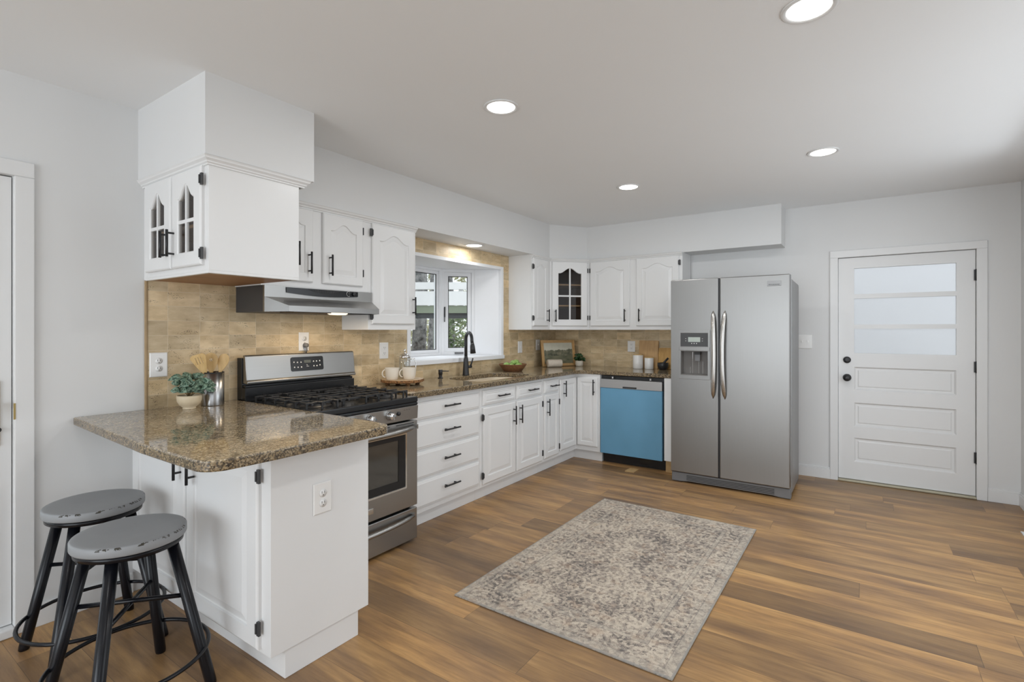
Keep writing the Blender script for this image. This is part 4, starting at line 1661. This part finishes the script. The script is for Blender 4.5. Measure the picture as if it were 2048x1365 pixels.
def plate(M, w, h, label, kind, group='wall plates', parent=None):
    """M maps (u,v,w) with origin at plate centre on the wall"""
    name = 'outlet' if kind in ('duplex', 'gfci') else 'light_switch'
    cat = 'electrical outlet' if kind in ('duplex', 'gfci') else 'light switch'
    loc = M.translation
    t_ = thing(name, label, cat, loc, group)
    b = MB()
    lp = [[M @ Vector(p + (d,)) for p in R4(-w / 2 + i, w / 2 - i, -h / 2 + i, h / 2 - i)] for i, d in ((0, .0005), (0, .003), (.004, .006))]
    b.loops(lp)
    b.build('cover_plate', 'plate_white', t_)
    if kind == 'duplex':
        for s_ in (-1, 1):
            b = MB()
            b.lathe([(.0165, .006), (.0165, .0085)], (0, 0, 0), 24, M=M @ Matrix.Translation((0, s_ * .020, 0)))
            so_ = b.build('socket', 'plate_white', t_)
            b = MB()
            for q in (-.006, .006):
                b.box(q - .001, q + .001, s_ * .020 - .001, s_ * .020 + .0075, .0086, .0089, M=M)
            b.box(-.002, .002, s_ * .020 - .0095, s_ * .020 - .006, .0086, .0089, M=M)
            b.build('slots', 'slot_dark', so_)
    elif kind == 'gfci':
        b = MB()
        b.box(-.0165, .0165, -.033, .033, .006, .009, M=M)
        so_ = b.build('socket', 'plate_white', t_)
        b = MB()
        for s_ in (-1, 1):
            for q in (-.006, .006):
                b.box(q - .0012, q + .0012, s_ * .021 - .001, s_ * .021 + .0075, .0091, .0095, M=M)
            b.box(-.002, .002, s_ * .021 - .0095, s_ * .021 - .0055, .0091, .0095, M=M)
        b.build('slots', 'slot_dark', so_)
    else:
        n_ = 2 if kind == 'double' else 1
        for q in range(n_):
            uo = (q - (n_ - 1) / 2) * .046
            b = MB()
            b.box(uo - .005, uo + .005, -.012, .012, .006, .008, M=M)
            b.box(uo - .0035, uo + .0035, -.002, .009, .008, .016, M=M)
            b.build('toggle', 'plate_white', t_)
    return t_


MN = lambda x, z, y=TY: frameM((x, y, z), VX, VZ, -VY)
ME = lambda y, z, x=L - .008: frameM((x, y, z), -VY, VZ, -VX)
plate(MN(.0615, 1.1405), .083, .127, 'white outlet at the left end of the tile, above the potted plant', 'duplex')
plate(MN(.902, 1.2455), .073, .122, 'white outlet above the range with a plug in it', 'duplex')
plate(MN(1.582, 1.163), .086, .124, 'white outlet between the range and the bay window', 'gfci')
plate(MN(3.467, 1.138), .080, .125, 'white switch plate on the tile just right of the bay window', 'single')
plate(MN(3.83, 1.153), .082, .118, 'white switch plate beside the picture frame', 'single')
plate(ME(-.955, 1.142), .085, .120, 'white outlet beside the large cutting board', 'gfci')
plate(ME(-2.60, 1.215, L), .112, .125, 'white double switch plate between refrigerator and door', 'double')
plate(frameM((.171, -1.2455, .648), VX, VZ, -VY), .083, .125, 'white outlet on the end of the peninsula', 'duplex')
b = MB()
b.tube([(.905, TY - .0095, 1.222), (.905, TY - .035, 1.222)], [.016, .013], 16)
b.tube([(.905, TY - .025, 1.218), (.905, TY - .030, 1.195), (.905, TY - .02, 1.17)], [.007, .006, .005], 10)
single(b, 'power_plug', 'plug_gray', 'grey plug in the outlet above the range', 'plug', (.905, TY - .02, 1.17))

# ------------------------------------------------------------------ recessed lights


def downlight(loc, label, power=P_LAMP):
    t_ = thing('recessed_light', label, 'ceiling light', loc, 'recessed ceiling lights')
    b = MB()
    b.lathe([(.088, 0), (.088, -.004), (.084, -.006), (.072, -.005), (.070, -.001)], (0, 0, 0), 40)
    b.build('trim_ring', 'trim_white', t_, local=True)
    b = MB()
    b.lathe([(.001, -.0035), (.068, -.0035), (.070, -.0015)], (0, 0, 0), 40)
    b.build('lens', 'lamp_lens', t_, local=True)
    area('lamp', (loc[0], loc[1], loc[2] - .012), (0, 0, 0), .13, .13, power, (.98, .99, .99), 'DISK')
    return t_


downlight((.988, -1.545, CZ), 'round recessed ceiling light nearest the range')
downlight((2.714, -1.528, CZ), 'round recessed ceiling light in front of the corner cabinets')
downlight((2.658, -2.831, CZ), 'round recessed ceiling light between the rug and the panel door')
downlight((.955, -2.884, CZ), 'round recessed ceiling light cut by the top edge of the photo')
downlight((2.502, -.155, 2.083), 'small recessed light in the soffit above the sink', P_SINK)
area('lamp', (-.85, -1.5, CZ - .012), (0, 0, 0), .13, .13, P_LAMP * .35, (.98, .99, .99), 'DISK')  # unseen lamp added overhead, carries on the ceiling light grid
area('lamp', (-.85, -2.88, CZ - .012), (0, 0, 0), .13, .13, P_LAMP * .5, (.98, .99, .99), 'DISK')  # second unseen lamp added on the camera side, no fixture

# ------------------------------------------------------------------ rug
b = MB()
b.box(-.882, .882, -.542, .542, .0006, .009)
rug = b.build('area_rug', 'rug_weave', bevel=.003)
rug.location = (1.718, -1.912, 0)
rug.rotation_euler = (0, 0, R(-.3))
tag(rug, 'faded grey and beige patterned rug on the wood floor', 'rug')

b = MB()
b.prism([(3.435, -1.205), (3.435, -1.29), (3.565, -1.293), (3.565, -1.207)], .0006, .006)
single(b, 'wood_shim', 'raw_pine', 'small bare wooden shim on the floor before the dishwasher', 'shim', (3.5, -1.25, 0))
b = MB()
b.box(3.245, 3.545, -4.0, -3.885, .0005, .006)
for i in range(12):
    b.box(3.26 + i * .024, 3.265 + i * .024, -3.99, -3.895, .006, .008)
single(b, 'floor_register', 'trim_white', 'white floor register at the right edge of the photo', 'vent', (3.395, -3.94, 0))

# ------------------------------------------------------------------ stools


def make_stool():
    s_ = thing('bar_stool', 'round grey-topped black stool against the wall, farther of the two', 'stool', (0, 0, 0), 'stools at the peninsula')
    b = MB()
    b.lathe([(.001, .566), (.160, .566), (.170, .568), (.172, .572), (.172, .5945), (.1695, .5985), (.165, .600), (.150, .5995), (.08, .595), (.001, .594)], (0, 0, 0), 64)
    b.build('seat', 'stool_seat', s_, local=True)
    b = MB()
    b.lathe([(.150, .545), (.162, .547), (.163, .5655), (.150, .5655)], (0, 0, 0), 56)
    b.lathe([(.001, .548), (.158, .548), (.158, .560), (.001, .560)], (0, 0, 0), 40)
    b.build('seat_ring', 'stool_black', s_, local=True)
    top, bot = .130, .262
    for k in range(4):
        a = PI / 4 + k * PI / 2
        ca, sa = math.cos(a), math.sin(a)
        b = MB()
        b.tube([(ca * bot, sa * bot, .0005), (ca * (bot - .003), sa * (bot - .003), .012), (ca * top, sa * top, .552)], [.0175, .019, .0195], 16)
        b.build('leg', 'stool_black', s_, local=True)
    b = MB()
    zr = .140
    b.ring((0, 0, zr), bot + (top - bot) * zr / .552 + .014, .0075, n=56)
    b.build('foot_ring', 'stool_black', s_, local=True)
    b = MB()
    for k in (0, 1):
        a = PI / 4 + k * PI / 2
        zz = .335 + .008 * k
        rr2 = bot + (top - bot) * zz / .552
        b.tube([(math.cos(a) * rr2, math.sin(a) * rr2, zz), (-math.cos(a) * rr2, -math.sin(a) * rr2, zz)], .008, 10)
    b.build('cross_brace', 'stool_black', s_, local=True)
    return s_


st = make_stool()
st2 = copy_tree(st)
st.location = (-.309, -.366, 0)
st2.location = (-.350, -.860, 0)
st2.rotation_euler = (0, 0, R(4))
st2['label'] = 'nearest round grey-topped black stool, worn seat edge, feet cut by the frame'

# ------------------------------------------------------------------ things on the peninsula
t_ = thing('utensil_crock', 'brushed steel utensil crock beside the range', 'crock', (.278, -.125, .914))
b = MB()
b.lathe([(.054, .9142), (.0545, .917), (.0545, 1.092), (.0515, 1.092), (.0515, .92), (.001, .92)], (.278, -.125, 0), 40)
b.build('crock_body', 'crock_steel', t_)
b = MB()
b.ring((.278, -.125, 1.092), .0535, .0022, n=40, m=8)
b.build('rim', 'matte_black', t_)


def utensil(base, tip, w, ln, label, kind):
    """flat wooden utensil head facing the room"""
    base, tip = Vector(base), Vector(tip)
    V_ = (tip - base).normalized()
    U_ = Vector((.80, -.60, 0))
    U_ = (U_ - V_ * U_.dot(V_)).normalized()
    W_ = U_.cross(V_)
    if W_.y > 0:
        W_ = -W_
    tot = (tip - base).length
    M_ = frameM(base, U_, V_, W_)
    p = []
    n_ = 22
    neck = tot - ln
    for i in range(n_ + 1):
        a = i / n_
        if kind == 'slotted':
            ww = .007 + (w / 2 - .007) * min(1, (a * 1.15)) ** .8
            if a > .82:
                ww *= math.sqrt(max(0, 1 - ((a - .82) / .185) ** 2)) * .55 + .45
        else:
            ww = .007 + (w / 2 - .007) * math.sin(PI * min(.5, a * .8)) ** 1.4
            if a > .68:
                ww *= math.sqrt(max(0.0, 1 - ((a - .68) / .322) ** 2))
        p.append((max(ww, .0008), neck + ln * a))
    poly = [(-.0065, 0), (.0065, 0)] + [(x_, y_) for x_, y_ in p] + [(-x_, y_) for x_, y_ in p[::-1]]
    holes = []
    if kind == 'slotted':
        for q in (-.013, 0, .013):
            holes.append([(q - .0017, neck + ln * .52), (q + .0017, neck + ln * .52), (q + .0017, neck + ln * .86), (q - .0017, neck + ln * .86)])
    if kind == 'hole':
        holes.append([(.009 * math.cos(-2 * PI * k / 14), neck + ln * .66 + .009 * math.sin(-2 * PI * k / 14)) for k in range(14)])
    b = MB()
    b.prism(poly, -.003, .003, M=M_, holes=holes)
    return single(b, 'wooden_spoon' if kind != 'slotted' else 'slotted_spatula', 'utensil_wood', label, 'utensil', tuple(base), 'wooden utensils in the crock', bevel=.0015)


utensil((.298, -.146, .925), (.190, -.138, 1.192), .078, .112, 'slotted wooden spatula leaning left in the steel crock', 'slotted')
utensil((.280, -.108, .925), (.276, -.108, 1.198), .066, .112, 'wooden spoon with a round hole, upright in the steel crock', 'hole')
utensil((.266, -.128, .925), (.346, -.122, 1.190), .054, .105, 'plain wooden spoon leaning right in the steel crock', 'spoon')


def leaf_mesh(b, base, d, up, ln, w):
    base = Vector(base)
    d = Vector(d).normalized()
    s_ = d.cross(Vector(up)).normalized()
    u_ = s_.cross(d)
    n_ = 7
    rows = []
    for i in range(n_ + 1):
        a = i / n_
        hw = w / 2 * math.sin(PI * (a ** .85)) + .0006
        p = base + d * ln * a - Vector((0, 0, 1)) * ln * .28 * a * a
        rows.append([b.bm.verts.new(p - s_ * hw + u_ * hw * .35), b.bm.verts.new(p), b.bm.verts.new(p + s_ * hw + u_ * hw * .35)])
    b.sm = True
    for r0, r1 in zip(rows, rows[1:]):
        b.face([r0[0], r0[1], r1[1], r1[0]])
        b.face([r0[1], r0[2], r1[2], r1[1]])
    b.sm = False


t_ = thing('potted_plant', 'leafy green potted plant in a cream pedestal bowl', 'plant', (.143, -.165, .914))
b = MB()
b.lathe([(.030, .9142), (.031, .918), (.028, .922), (.044, .934), (.055, .955), (.057, .975), (.056, .985), (.052, .985), (.051, .972), (.001, .970)], (.143, -.165, 0), 40)
b.build('pot', 'pot_cream', t_)
b = MB()
b.lathe([(.050, .9705), (.03, .975), (.001, .976)], (.143, -.165, 0), 24)
b.build('soil', 'soil', t_)
rnd_ = random.Random(3)
bs = MB()
bl_ = MB()
for (ax, ay, az) in ((-.050, -.015, .075), (-.012, -.025, .070), (.022, .012, .100), (.048, -.050, .080), (-.030, .005, .110), (.030, -.062, .055), (-.055, -.03, .045), (.010, -.02, .045), (.062, -.045, .050)):
    top = (.143 + ax, -.165 + ay, .97 + az)
    bs.tube([(.143, -.165, .972), (.143 + ax * .4, -.165 + ay * .4, .97 + az * .6), top], [.002, .0017, .0012], 6)
    for k in range(6):
        a = 2 * PI * k / 6 + rnd_.random()
        leaf_mesh(bl_, top, (math.cos(a), math.sin(a), -.25 + .95 * rnd_.random()), (-.45, -.8, .55), .046 + .020 * rnd_.random(), .036)
bs.build('stem', 'stem', t_)
lo = bl_.build('leaves', 'leaf_teal', t_)
sm_ = lo.modifiers.new('thick', 'SOLIDIFY')
sm_.thickness = .0006

# ------------------------------------------------------------------ things right of the range
WX, WY = 1.607, -.19
t_ = thing('serving_board', 'round bark-edged wood slice board on short feet', 'serving board', (WX, WY, .914))
b = MB()
lo_, hi_ = [], []
prof = []
for k in range(56):
    a = 2 * PI * k / 56
    r_ = .160 + .004 * math.sin(3 * a + 1) + .003 * math.sin(7 * a) + .0015 * math.sin(17 * a)
    prof.append((math.cos(a) * r_, math.sin(a) * r_))
b.loops([[(WX + x_ * .94, WY + y_ * .94, .932) for x_, y_ in prof], [(WX + x_, WY + y_, .937) for x_, y_ in prof], [(WX + x_ * .985, WY + y_ * .985, .9545) for x_, y_ in prof]])
b.build('bark_edge', 'slice_bark', t_)
b = MB()
b.loops([[(WX + x_ * .975, WY + y_ * .975, .953) for x_, y_ in prof], [(WX + x_ * .972, WY + y_ * .972, .9555) for x_, y_ in prof]])
b.build('board_top', 'slice_top', t_)
for k in range(4):
    a = PI / 4 + k * PI / 2 + .35
    b = MB()
    b.lathe([(.016, .9142), (.018, .932)], (WX + math.cos(a) * .115, WY + math.sin(a) * .115, 0), 14)
    b.build('foot', 'slice_bark', t_)


def mug(x_, y_, label):
    m_ = thing('mug', label, 'mug', (x_, y_, .9558), 'cream mugs on the wood slice')
    b = MB()
    b.lathe([(.036, 0), (.040, .003), (.046, .030), (.0525, .084), (.0525, .087), (.0495, .087), (.044, .03), (.038, .008), (.001, .007)], (0, 0, 0), 36)
    b.build('cup', 'mug_cream', m_, local=True)
    b = MB()
    d_ = Vector((-.80, .45, 0)).normalized()
    pts_ = []
    for i in range(11):
        a = -PI * .42 + PI * .84 * i / 10
        pts_.append(d_ * (.042 + .030 * math.cos(a)) + Vector((0, 0, .047 + .030 * math.sin(a))))
    b.tube(pts_, .0045, 10)
    b.build('handle', 'mug_cream', m_, local=True)
    return m_


mug(1.603, -.262, 'cream mug on the wood slice, nearer one in front of the press')
mug(1.512, -.178, 'cream mug on the wood slice, farther left by the wall')
t_ = thing('french_press', 'glass and chrome french press behind the mugs', 'coffee press', (1.695, -.118, .9558))
b = MB()
b.lathe([(.040, .0012), (.041, .004), (.041, .150), (.0385, .150), (.0385, .005), (.001, .004)], (1.695, -.118, .9558), 32)
b.build('beaker', 'press_glass', t_)
b = MB()
b.lathe([(.042, .150), (.045, .156), (.043, .164), (.028, .180), (.008, .188), (.005, .194), (.011, .202), (.012, .210), (.006, .218), (.001, .219)], (1.695, -.118, .9558), 32)
b.tube([(1.695, -.118, .975), (1.695, -.118, 1.14)], .0025, 8)
b.lathe([(.036, .012), (.037, .016), (.036, .020)], (1.695, -.118, .9558), 28)
b.build('lid_and_plunger', 'chrome', t_)
b = MB()
b.ring((1.695, -.118, .9558 + .05), .0425, .0016, n=36, m=6)
b.ring((1.695, -.118, .9558 + .13), .0425, .0016, n=36, m=6)
for k in range(4):
    a = k * PI / 2 + .5
    b.tube([(1.695 + .0425 * math.cos(a), -.118 + .0425 * math.sin(a), .9568), (1.695 + .0425 * math.cos(a), -.118 + .0425 * math.sin(a), 1.087)], .0016, 6)
hd = Vector((.70, -.55, 0)).normalized()
b.tube([Vector((1.695, -.118, 1.095)) + hd * .043, Vector((1.695, -.118, 1.10)) + hd * .075, Vector((1.695, -.118, 1.06)) + hd * .088, Vector((1.695, -.118, .99)) + hd * .078, Vector((1.695, -.118, .975)) + hd * .042], .0035, 8)
b.build('wire_frame', 'chrome', t_)

# bowl of green fruit
BX, BY = 3.075, -.185
t_ = thing('fruit_bowl', 'shallow brown wooden bowl holding green fruit', 'bowl', (BX, BY, .914))
b = MB()
b.lathe([(.085, .9142), (.092, .917), (.137, .980), (.139, .986), (.133, .986), (.088, .925), (.001, .922)], (BX, BY, 0), 40)
b.build('bowl', 'bowl_wood', t_)
fpos = [(-.062, -.030, .955), (-.01, -.062, .958), (.055, -.035, .957), (-.045, .045, .957), (.03, .04, .957), (-.005, -.008, .984), (.072, .018, .962), (.032, -.018, .988), (-.080, .010, .966)]
fp = None
flab = ['leftmost front green fruit in the wooden bowl', 'front middle green fruit in the wooden bowl', 'front right green fruit in the wooden bowl', 'back left green fruit in the wooden bowl', 'back right green fruit in the wooden bowl', 'green fruit heaped highest at the bowl centre', 'rightmost green fruit against the bowl rim', 'green fruit heaped just right of the bowl centre', 'leftmost green fruit against the bowl rim']
for (fx_, fy_, fz_), lb in zip(fpos, flab):
    if fp is None:
        b = MB()
        b.sphere((0, 0, 0), .0275, (1.1, .98, .94))
        fp = b.build('green_fruit', 'fruit_green')
        o = fp
    else:
        o = fp.copy()
        COL.objects.link(o)
    o.location = (BX + fx_ * 1.08, BY + fy_ * 1.08, fz_ + .014)
    o.rotation_euler = (fx_ * 9, fy_ * 7, fx_ * 40)
    tag(o, lb, 'fruit', 'green fruit in the bowl')

# picture leaning in the corner
PA, PB = Vector((3.735, -.125, 0)), Vector((4.115, -.335, 0))
U = (PB - PA).normalized()
pw = (PB - PA).length
back = Vector((-U.y, U.x, 0))
V_ = (VZ * math.cos(R(9)) + back * math.sin(R(9)))
Mp = frameM(Vector((PA.x, PA.y, .916)), U, V_, U.cross(V_))
t_ = thing('framed_picture', 'small landscape painting in a gilt frame leaning in the corner', 'picture', (PA.x, PA.y, .916))
ph = .292
b = MB()
b.prism(R4(0, pw, 0, ph), 0, .012, M=Mp, holes=[R4(.030, pw - .030, .030, ph - .030)])
b.prism(R4(0, pw, 0, ph), .012, .020, M=Mp, holes=[R4(.010, pw - .010, .010, ph - .010)])
b.prism(R4(.022, pw - .022, .022, ph - .022), .012, .016, M=Mp, holes=[R4(.030, pw - .030, .030, ph - .030)])
b.build('frame', 'gold_frame', t_, bevel=.001)
b = MB()
b.prism(R4(.0, pw - .06, .0, ph - .06), 0, .003)
bmesh.ops.rotate(b.bm, cent=(0, 0, 0), matrix=Matrix.Rotation(R(90), 3, 'X'), verts=b.bm.verts)
cv = b.build('canvas', 'painting', t_, local=True)
cv.matrix_local = Matrix.Translation(-Vector((PA.x, PA.y, .916))) @ Mp @ Matrix.Translation((.03, .03, .006)) @ Matrix.Rotation(R(-90), 4, 'X')

# rolled towel
b = MB()
Ct = Vector((3.785, -.25, .914 + .0425))
ax_ = Vector((.72, -.60, 0)).normalized()
sd = Vector((ax_.y, -ax_.x, 0))
lp = []
N_ = 90
spi = []
for i in range(N_):
    a = i / N_ * 2 * PI * 3.0
    r_ = .010 + .031 * i / N_
    spi.append((r_ * math.cos(a), r_ * math.sin(a)))
outer = [((.042 + .0007 * math.sin(k * 3)) * math.cos(2 * PI * k / 40), (.042) * math.sin(2 * PI * k / 40)) for k in range(40)]
cyl = []
for s_, k_ in ((-.082, .93), (-.078, 1.0), (-.02, 1.0), (.03, .985), (.078, 1.0), (.082, .93)):
    cyl.append([Ct + ax_ * s_ + sd * (u_ * k_) + VZ * (v_ * k_) for u_, v_ in outer])
b.sm = True
b.loops(cyl)
single(b, 'rolled_towel', 'towel', 'rolled beige cloth lying before the picture frame', 'towel', (3.785, -.25, .914))

# small potted plant in the corner
QX, QY = 4.075, -.405
t_ = thing('potted_plant', 'small dark green plant in a white stone pot by the picture', 'plant', (QX, QY, .914))
b = MB()
b.lathe([(.034, .9142), (.042, .925), (.044, .948), (.042, .975), (.038, .976), (.038, .968), (.001, .967)], (QX, QY, 0), 28)
b.build('pot', 'pot_stone', t_)
bs, bl_ = MB(), MB()
for k in range(9):
    a = k * 2.4
    r_ = .012 + .03 * rnd_.random()
    top = (QX + r_ * math.cos(a), QY + r_ * math.sin(a), .985 + .075 * rnd_.random())
    bs.tube([(QX, QY, .967), top], .0014, 5)
    for q in range(6):
        an = 2 * PI * q / 6 + rnd_.random()
        leaf_mesh(bl_, top, (math.cos(an), math.sin(an), -.2 + .9 * rnd_.random()), (-.8, -.5, .6), .040, .028)
bs.build('stem', 'leaf_dark', t_)
bl_.build('leaves', 'leaf_dark', t_)

# canisters
for (x_, y_, r_, h_, lb) in ((4.100, -1.082, .053, .148, 'taller white ceramic canister with wooden lid'), (4.105, -1.200, .0465, .122, 'shorter white ceramic canister with wooden lid')):
    t_ = thing('canister', lb, 'canister', (x_, y_, .914), 'white canisters')
    b = MB()
    b.lathe([(r_ - .004, .9142), (r_, .919), (r_, .914 + h_ - .007), (r_ - .003, .914 + h_ - .005)], (x_, y_, 0), 36)
    b.build('jar', 'canister_white', t_)
    b = MB()
    b.lathe([(r_ - .002, .914 + h_ - .0048), (r_ - .001, .914 + h_), (r_ - .004, .914 + h_ + .002)], (x_, y_, 0), 36)
    b.build('lid', 'utensil_wood', t_)


def cutting_board(y0, y1, h, mat, label, x_=4.185, lean=.035, r_=.012):
    w = y0 - y1
    V2 = Vector((lean, 0, h)).normalized()
    Mb = frameM((x_, y0, .9145), -VY, V2, (-VY).cross(V2))
    b = MB()
    b.prism(rr_(0, w, 0, h, r_), -.016, 0, M=Mb)
    return single(b, 'cutting_board', mat, label, 'cutting board', (x_, (y0 + y1) / 2, .9145), 'cutting boards by the refrigerator', bevel=.002)


cutting_board(-1.052, -1.262, .296, 'board_wood', 'larger square wooden cutting board behind the canisters', r_=.006)
cutting_board(-1.264, -1.405, .222, 'board_wood_gold', 'smaller golden wooden cutting board behind the mortar', r_=.016)
MX, MY = 4.105, -1.345
t_ = thing('mortar', 'black stone mortar before the small cutting board', 'mortar', (MX, MY, .914))
b = MB()
b.lathe([(.034, .9142), (.040, .918), (.050, .940), (.054, .955), (.055, .984), (.049, .985), (.042, .95), (.001, .935)], (MX, MY, 0), 32)
b.build('bowl', 'mortar_black', t_)
b = MB()
b.tube([(MX - .005, MY + .02, .945), (MX + .0, MY - .01, .985), (MX + .008, MY - .052, 1.035)], [.013, .011, .010], 14)
single(b, 'pestle', 'mortar_black', 'black stone pestle resting in the mortar', 'pestle', (MX - .005, MY + .02, .935))

# ------------------------------------------------------------------ outdoors
b = MB()
b.box(-30, 40, .13, 40, -.6, -.5)
b.box(L + .13, 40, -30, .13, -.6, -.5)
struct(b, 'ground', 'ground_leaves', 'leafy ground outside')
CF = Vector((.8238, .5668, 0))
CR = Vector((.5668, -.8238, 0))


def outpt(px, dep, z=0):
    p = Vector((-1.09, -3.041, 0)) + CF * dep + CR * (dep * (px - 1024) / 1022.287)
    return Vector((p.x, p.y, z))


Dk = 8.0
o_ = outpt(885, Dk)
Mk = frameM((o_.x, o_.y, 0), CR, CF, VZ)
t_ = thing('raised_deck', 'white railed raised deck outside the window', 'deck', (o_.x, o_.y, -.5))
b = MB()
b.box(-3.0, 2.5, -.03, .03, 1.955, 2.065, M=Mk)
b.build('top_rail', 'deck_white', t_)
b = MB()
b.box(-3.0, 2.5, -.02, .02, 1.705, 1.925, M=Mk)
b.build('white_panel', 'deck_white', t_)
b = MB()
b.box(-3.0, 2.5, .0, 1.0, 1.585, 1.70, M=Mk)
b.build('deck_edge', 'deck_olive', t_)
b = MB()
b.box(-3.0, 2.5, .05, .20, 1.505, 1.584, M=Mk)
b.build('beam', 'deck_dark', t_)
for u_ in (-1.40, -.15, 1.4):
    b = MB()
    b.box(u_, u_ + .10, .05, .15, -.5, 1.504, M=Mk)
    b.build('post', 'deck_olive', t_)
for u_ in (-2.4, -.9, .25, 1.2):
    b = MB()
    b.box(u_, u_ + .07, .031, .09, 1.70, 2.02, M=Mk)
    b.build('railing_post', 'deck_white', t_)


def tree(px, dep, r_, lean, label, h_=7.0, knot=False):
    p = outpt(px, dep, -.5)
    b = MB()
    pts_ = [p + Vector((lean * i / 8, .04 * math.sin(i * 1.7), h_ * i / 8)) for i in range(9)]
    b.tube(pts_, [r_ * (1.25 if i == 0 else 1.0 - .06 * i) for i in range(9)], 20)
    if knot:
        b.sphere(p + CR * r_ * .55 - CF * r_ * .6 + VZ * 1.72, r_ * .55, (1, 1, 1.1))
    for k in range(4):
        a = k * 1.7
        q = pts_[5 + k % 3]
        b.tube([q, q + Vector((math.cos(a) * .7, math.sin(a) * .7, .6)), q + Vector((math.cos(a) * 1.5, math.sin(a) * 1.5, 1.0))], [r_ * .3, r_ * .2, r_ * .08], 8)
    return single(b, 'tree', 'tree_bark', label, 'tree', tuple(p), 'tree trunks outside the window')


tree(836, 9.7, .15, .12, 'thick mottled tree trunk left of the deck post')
tree(858, 11.0, .07, .25, 'slim grey tree trunk behind the raised deck')
tree(905, 14, .12, -.3, 'thin tree trunk far behind the deck on the right')
tree(862, 18, .12, .2, 'thin tree trunk far behind the deck in the middle')


def bush(px, dep, z0, z1, half, mat, label, n=1800, sz=.09):
    c_ = outpt(px, dep, 0)
    rg = random.Random(int(px * 7 + dep))
    b = MB()
    for i in range(n):
        u_, v_, w_ = rg.uniform(-1, 1), rg.uniform(-.35, .35), rg.random()
        p = c_ + CR * u_ * half + CF * v_ * half * .7 + VZ * (z0 + (z1 - z0) * w_)
        a1 = Vector((rg.uniform(-1, 1), rg.uniform(-1, 1), rg.uniform(-1, 1))).normalized()
        a2 = a1.orthogonal().normalized()
        s_ = sz * rg.uniform(.6, 1.3)
        b.face([b.bm.verts.new(p + a1 * s_), b.bm.verts.new(p + a2 * s_ * .5), b.bm.verts.new(p - a1 * s_), b.bm.verts.new(p - a2 * s_ * .5)])
    return single(b, 'shrub', mat, label, 'shrub', (c_.x, c_.y, -.5), 'foliage outside the window')


bush(925, 11.5, -.4, 1.62, .62, 'leaf_outdoor', 'green shrub seen under the deck through the casement', 2600, .06)
bush(850, 13.5, -.4, 1.6, .55, 'leaf_pale', 'pale shrub seen under the deck left of the post', 1500, .06)
bush(905, 20, -.4, 5.4, 5.0, 'leaf_pale', 'distant pale foliage behind the deck and trees', 9000, .12)
# pale wall of the garage seen through the frosted door panes
b = MB()
b.box(6.0, 6.1, -6.5, -.5, -.5, 3.0)
struct(b, 'wall_garage', 'stone_exterior', 'pale wall beyond the panel door')
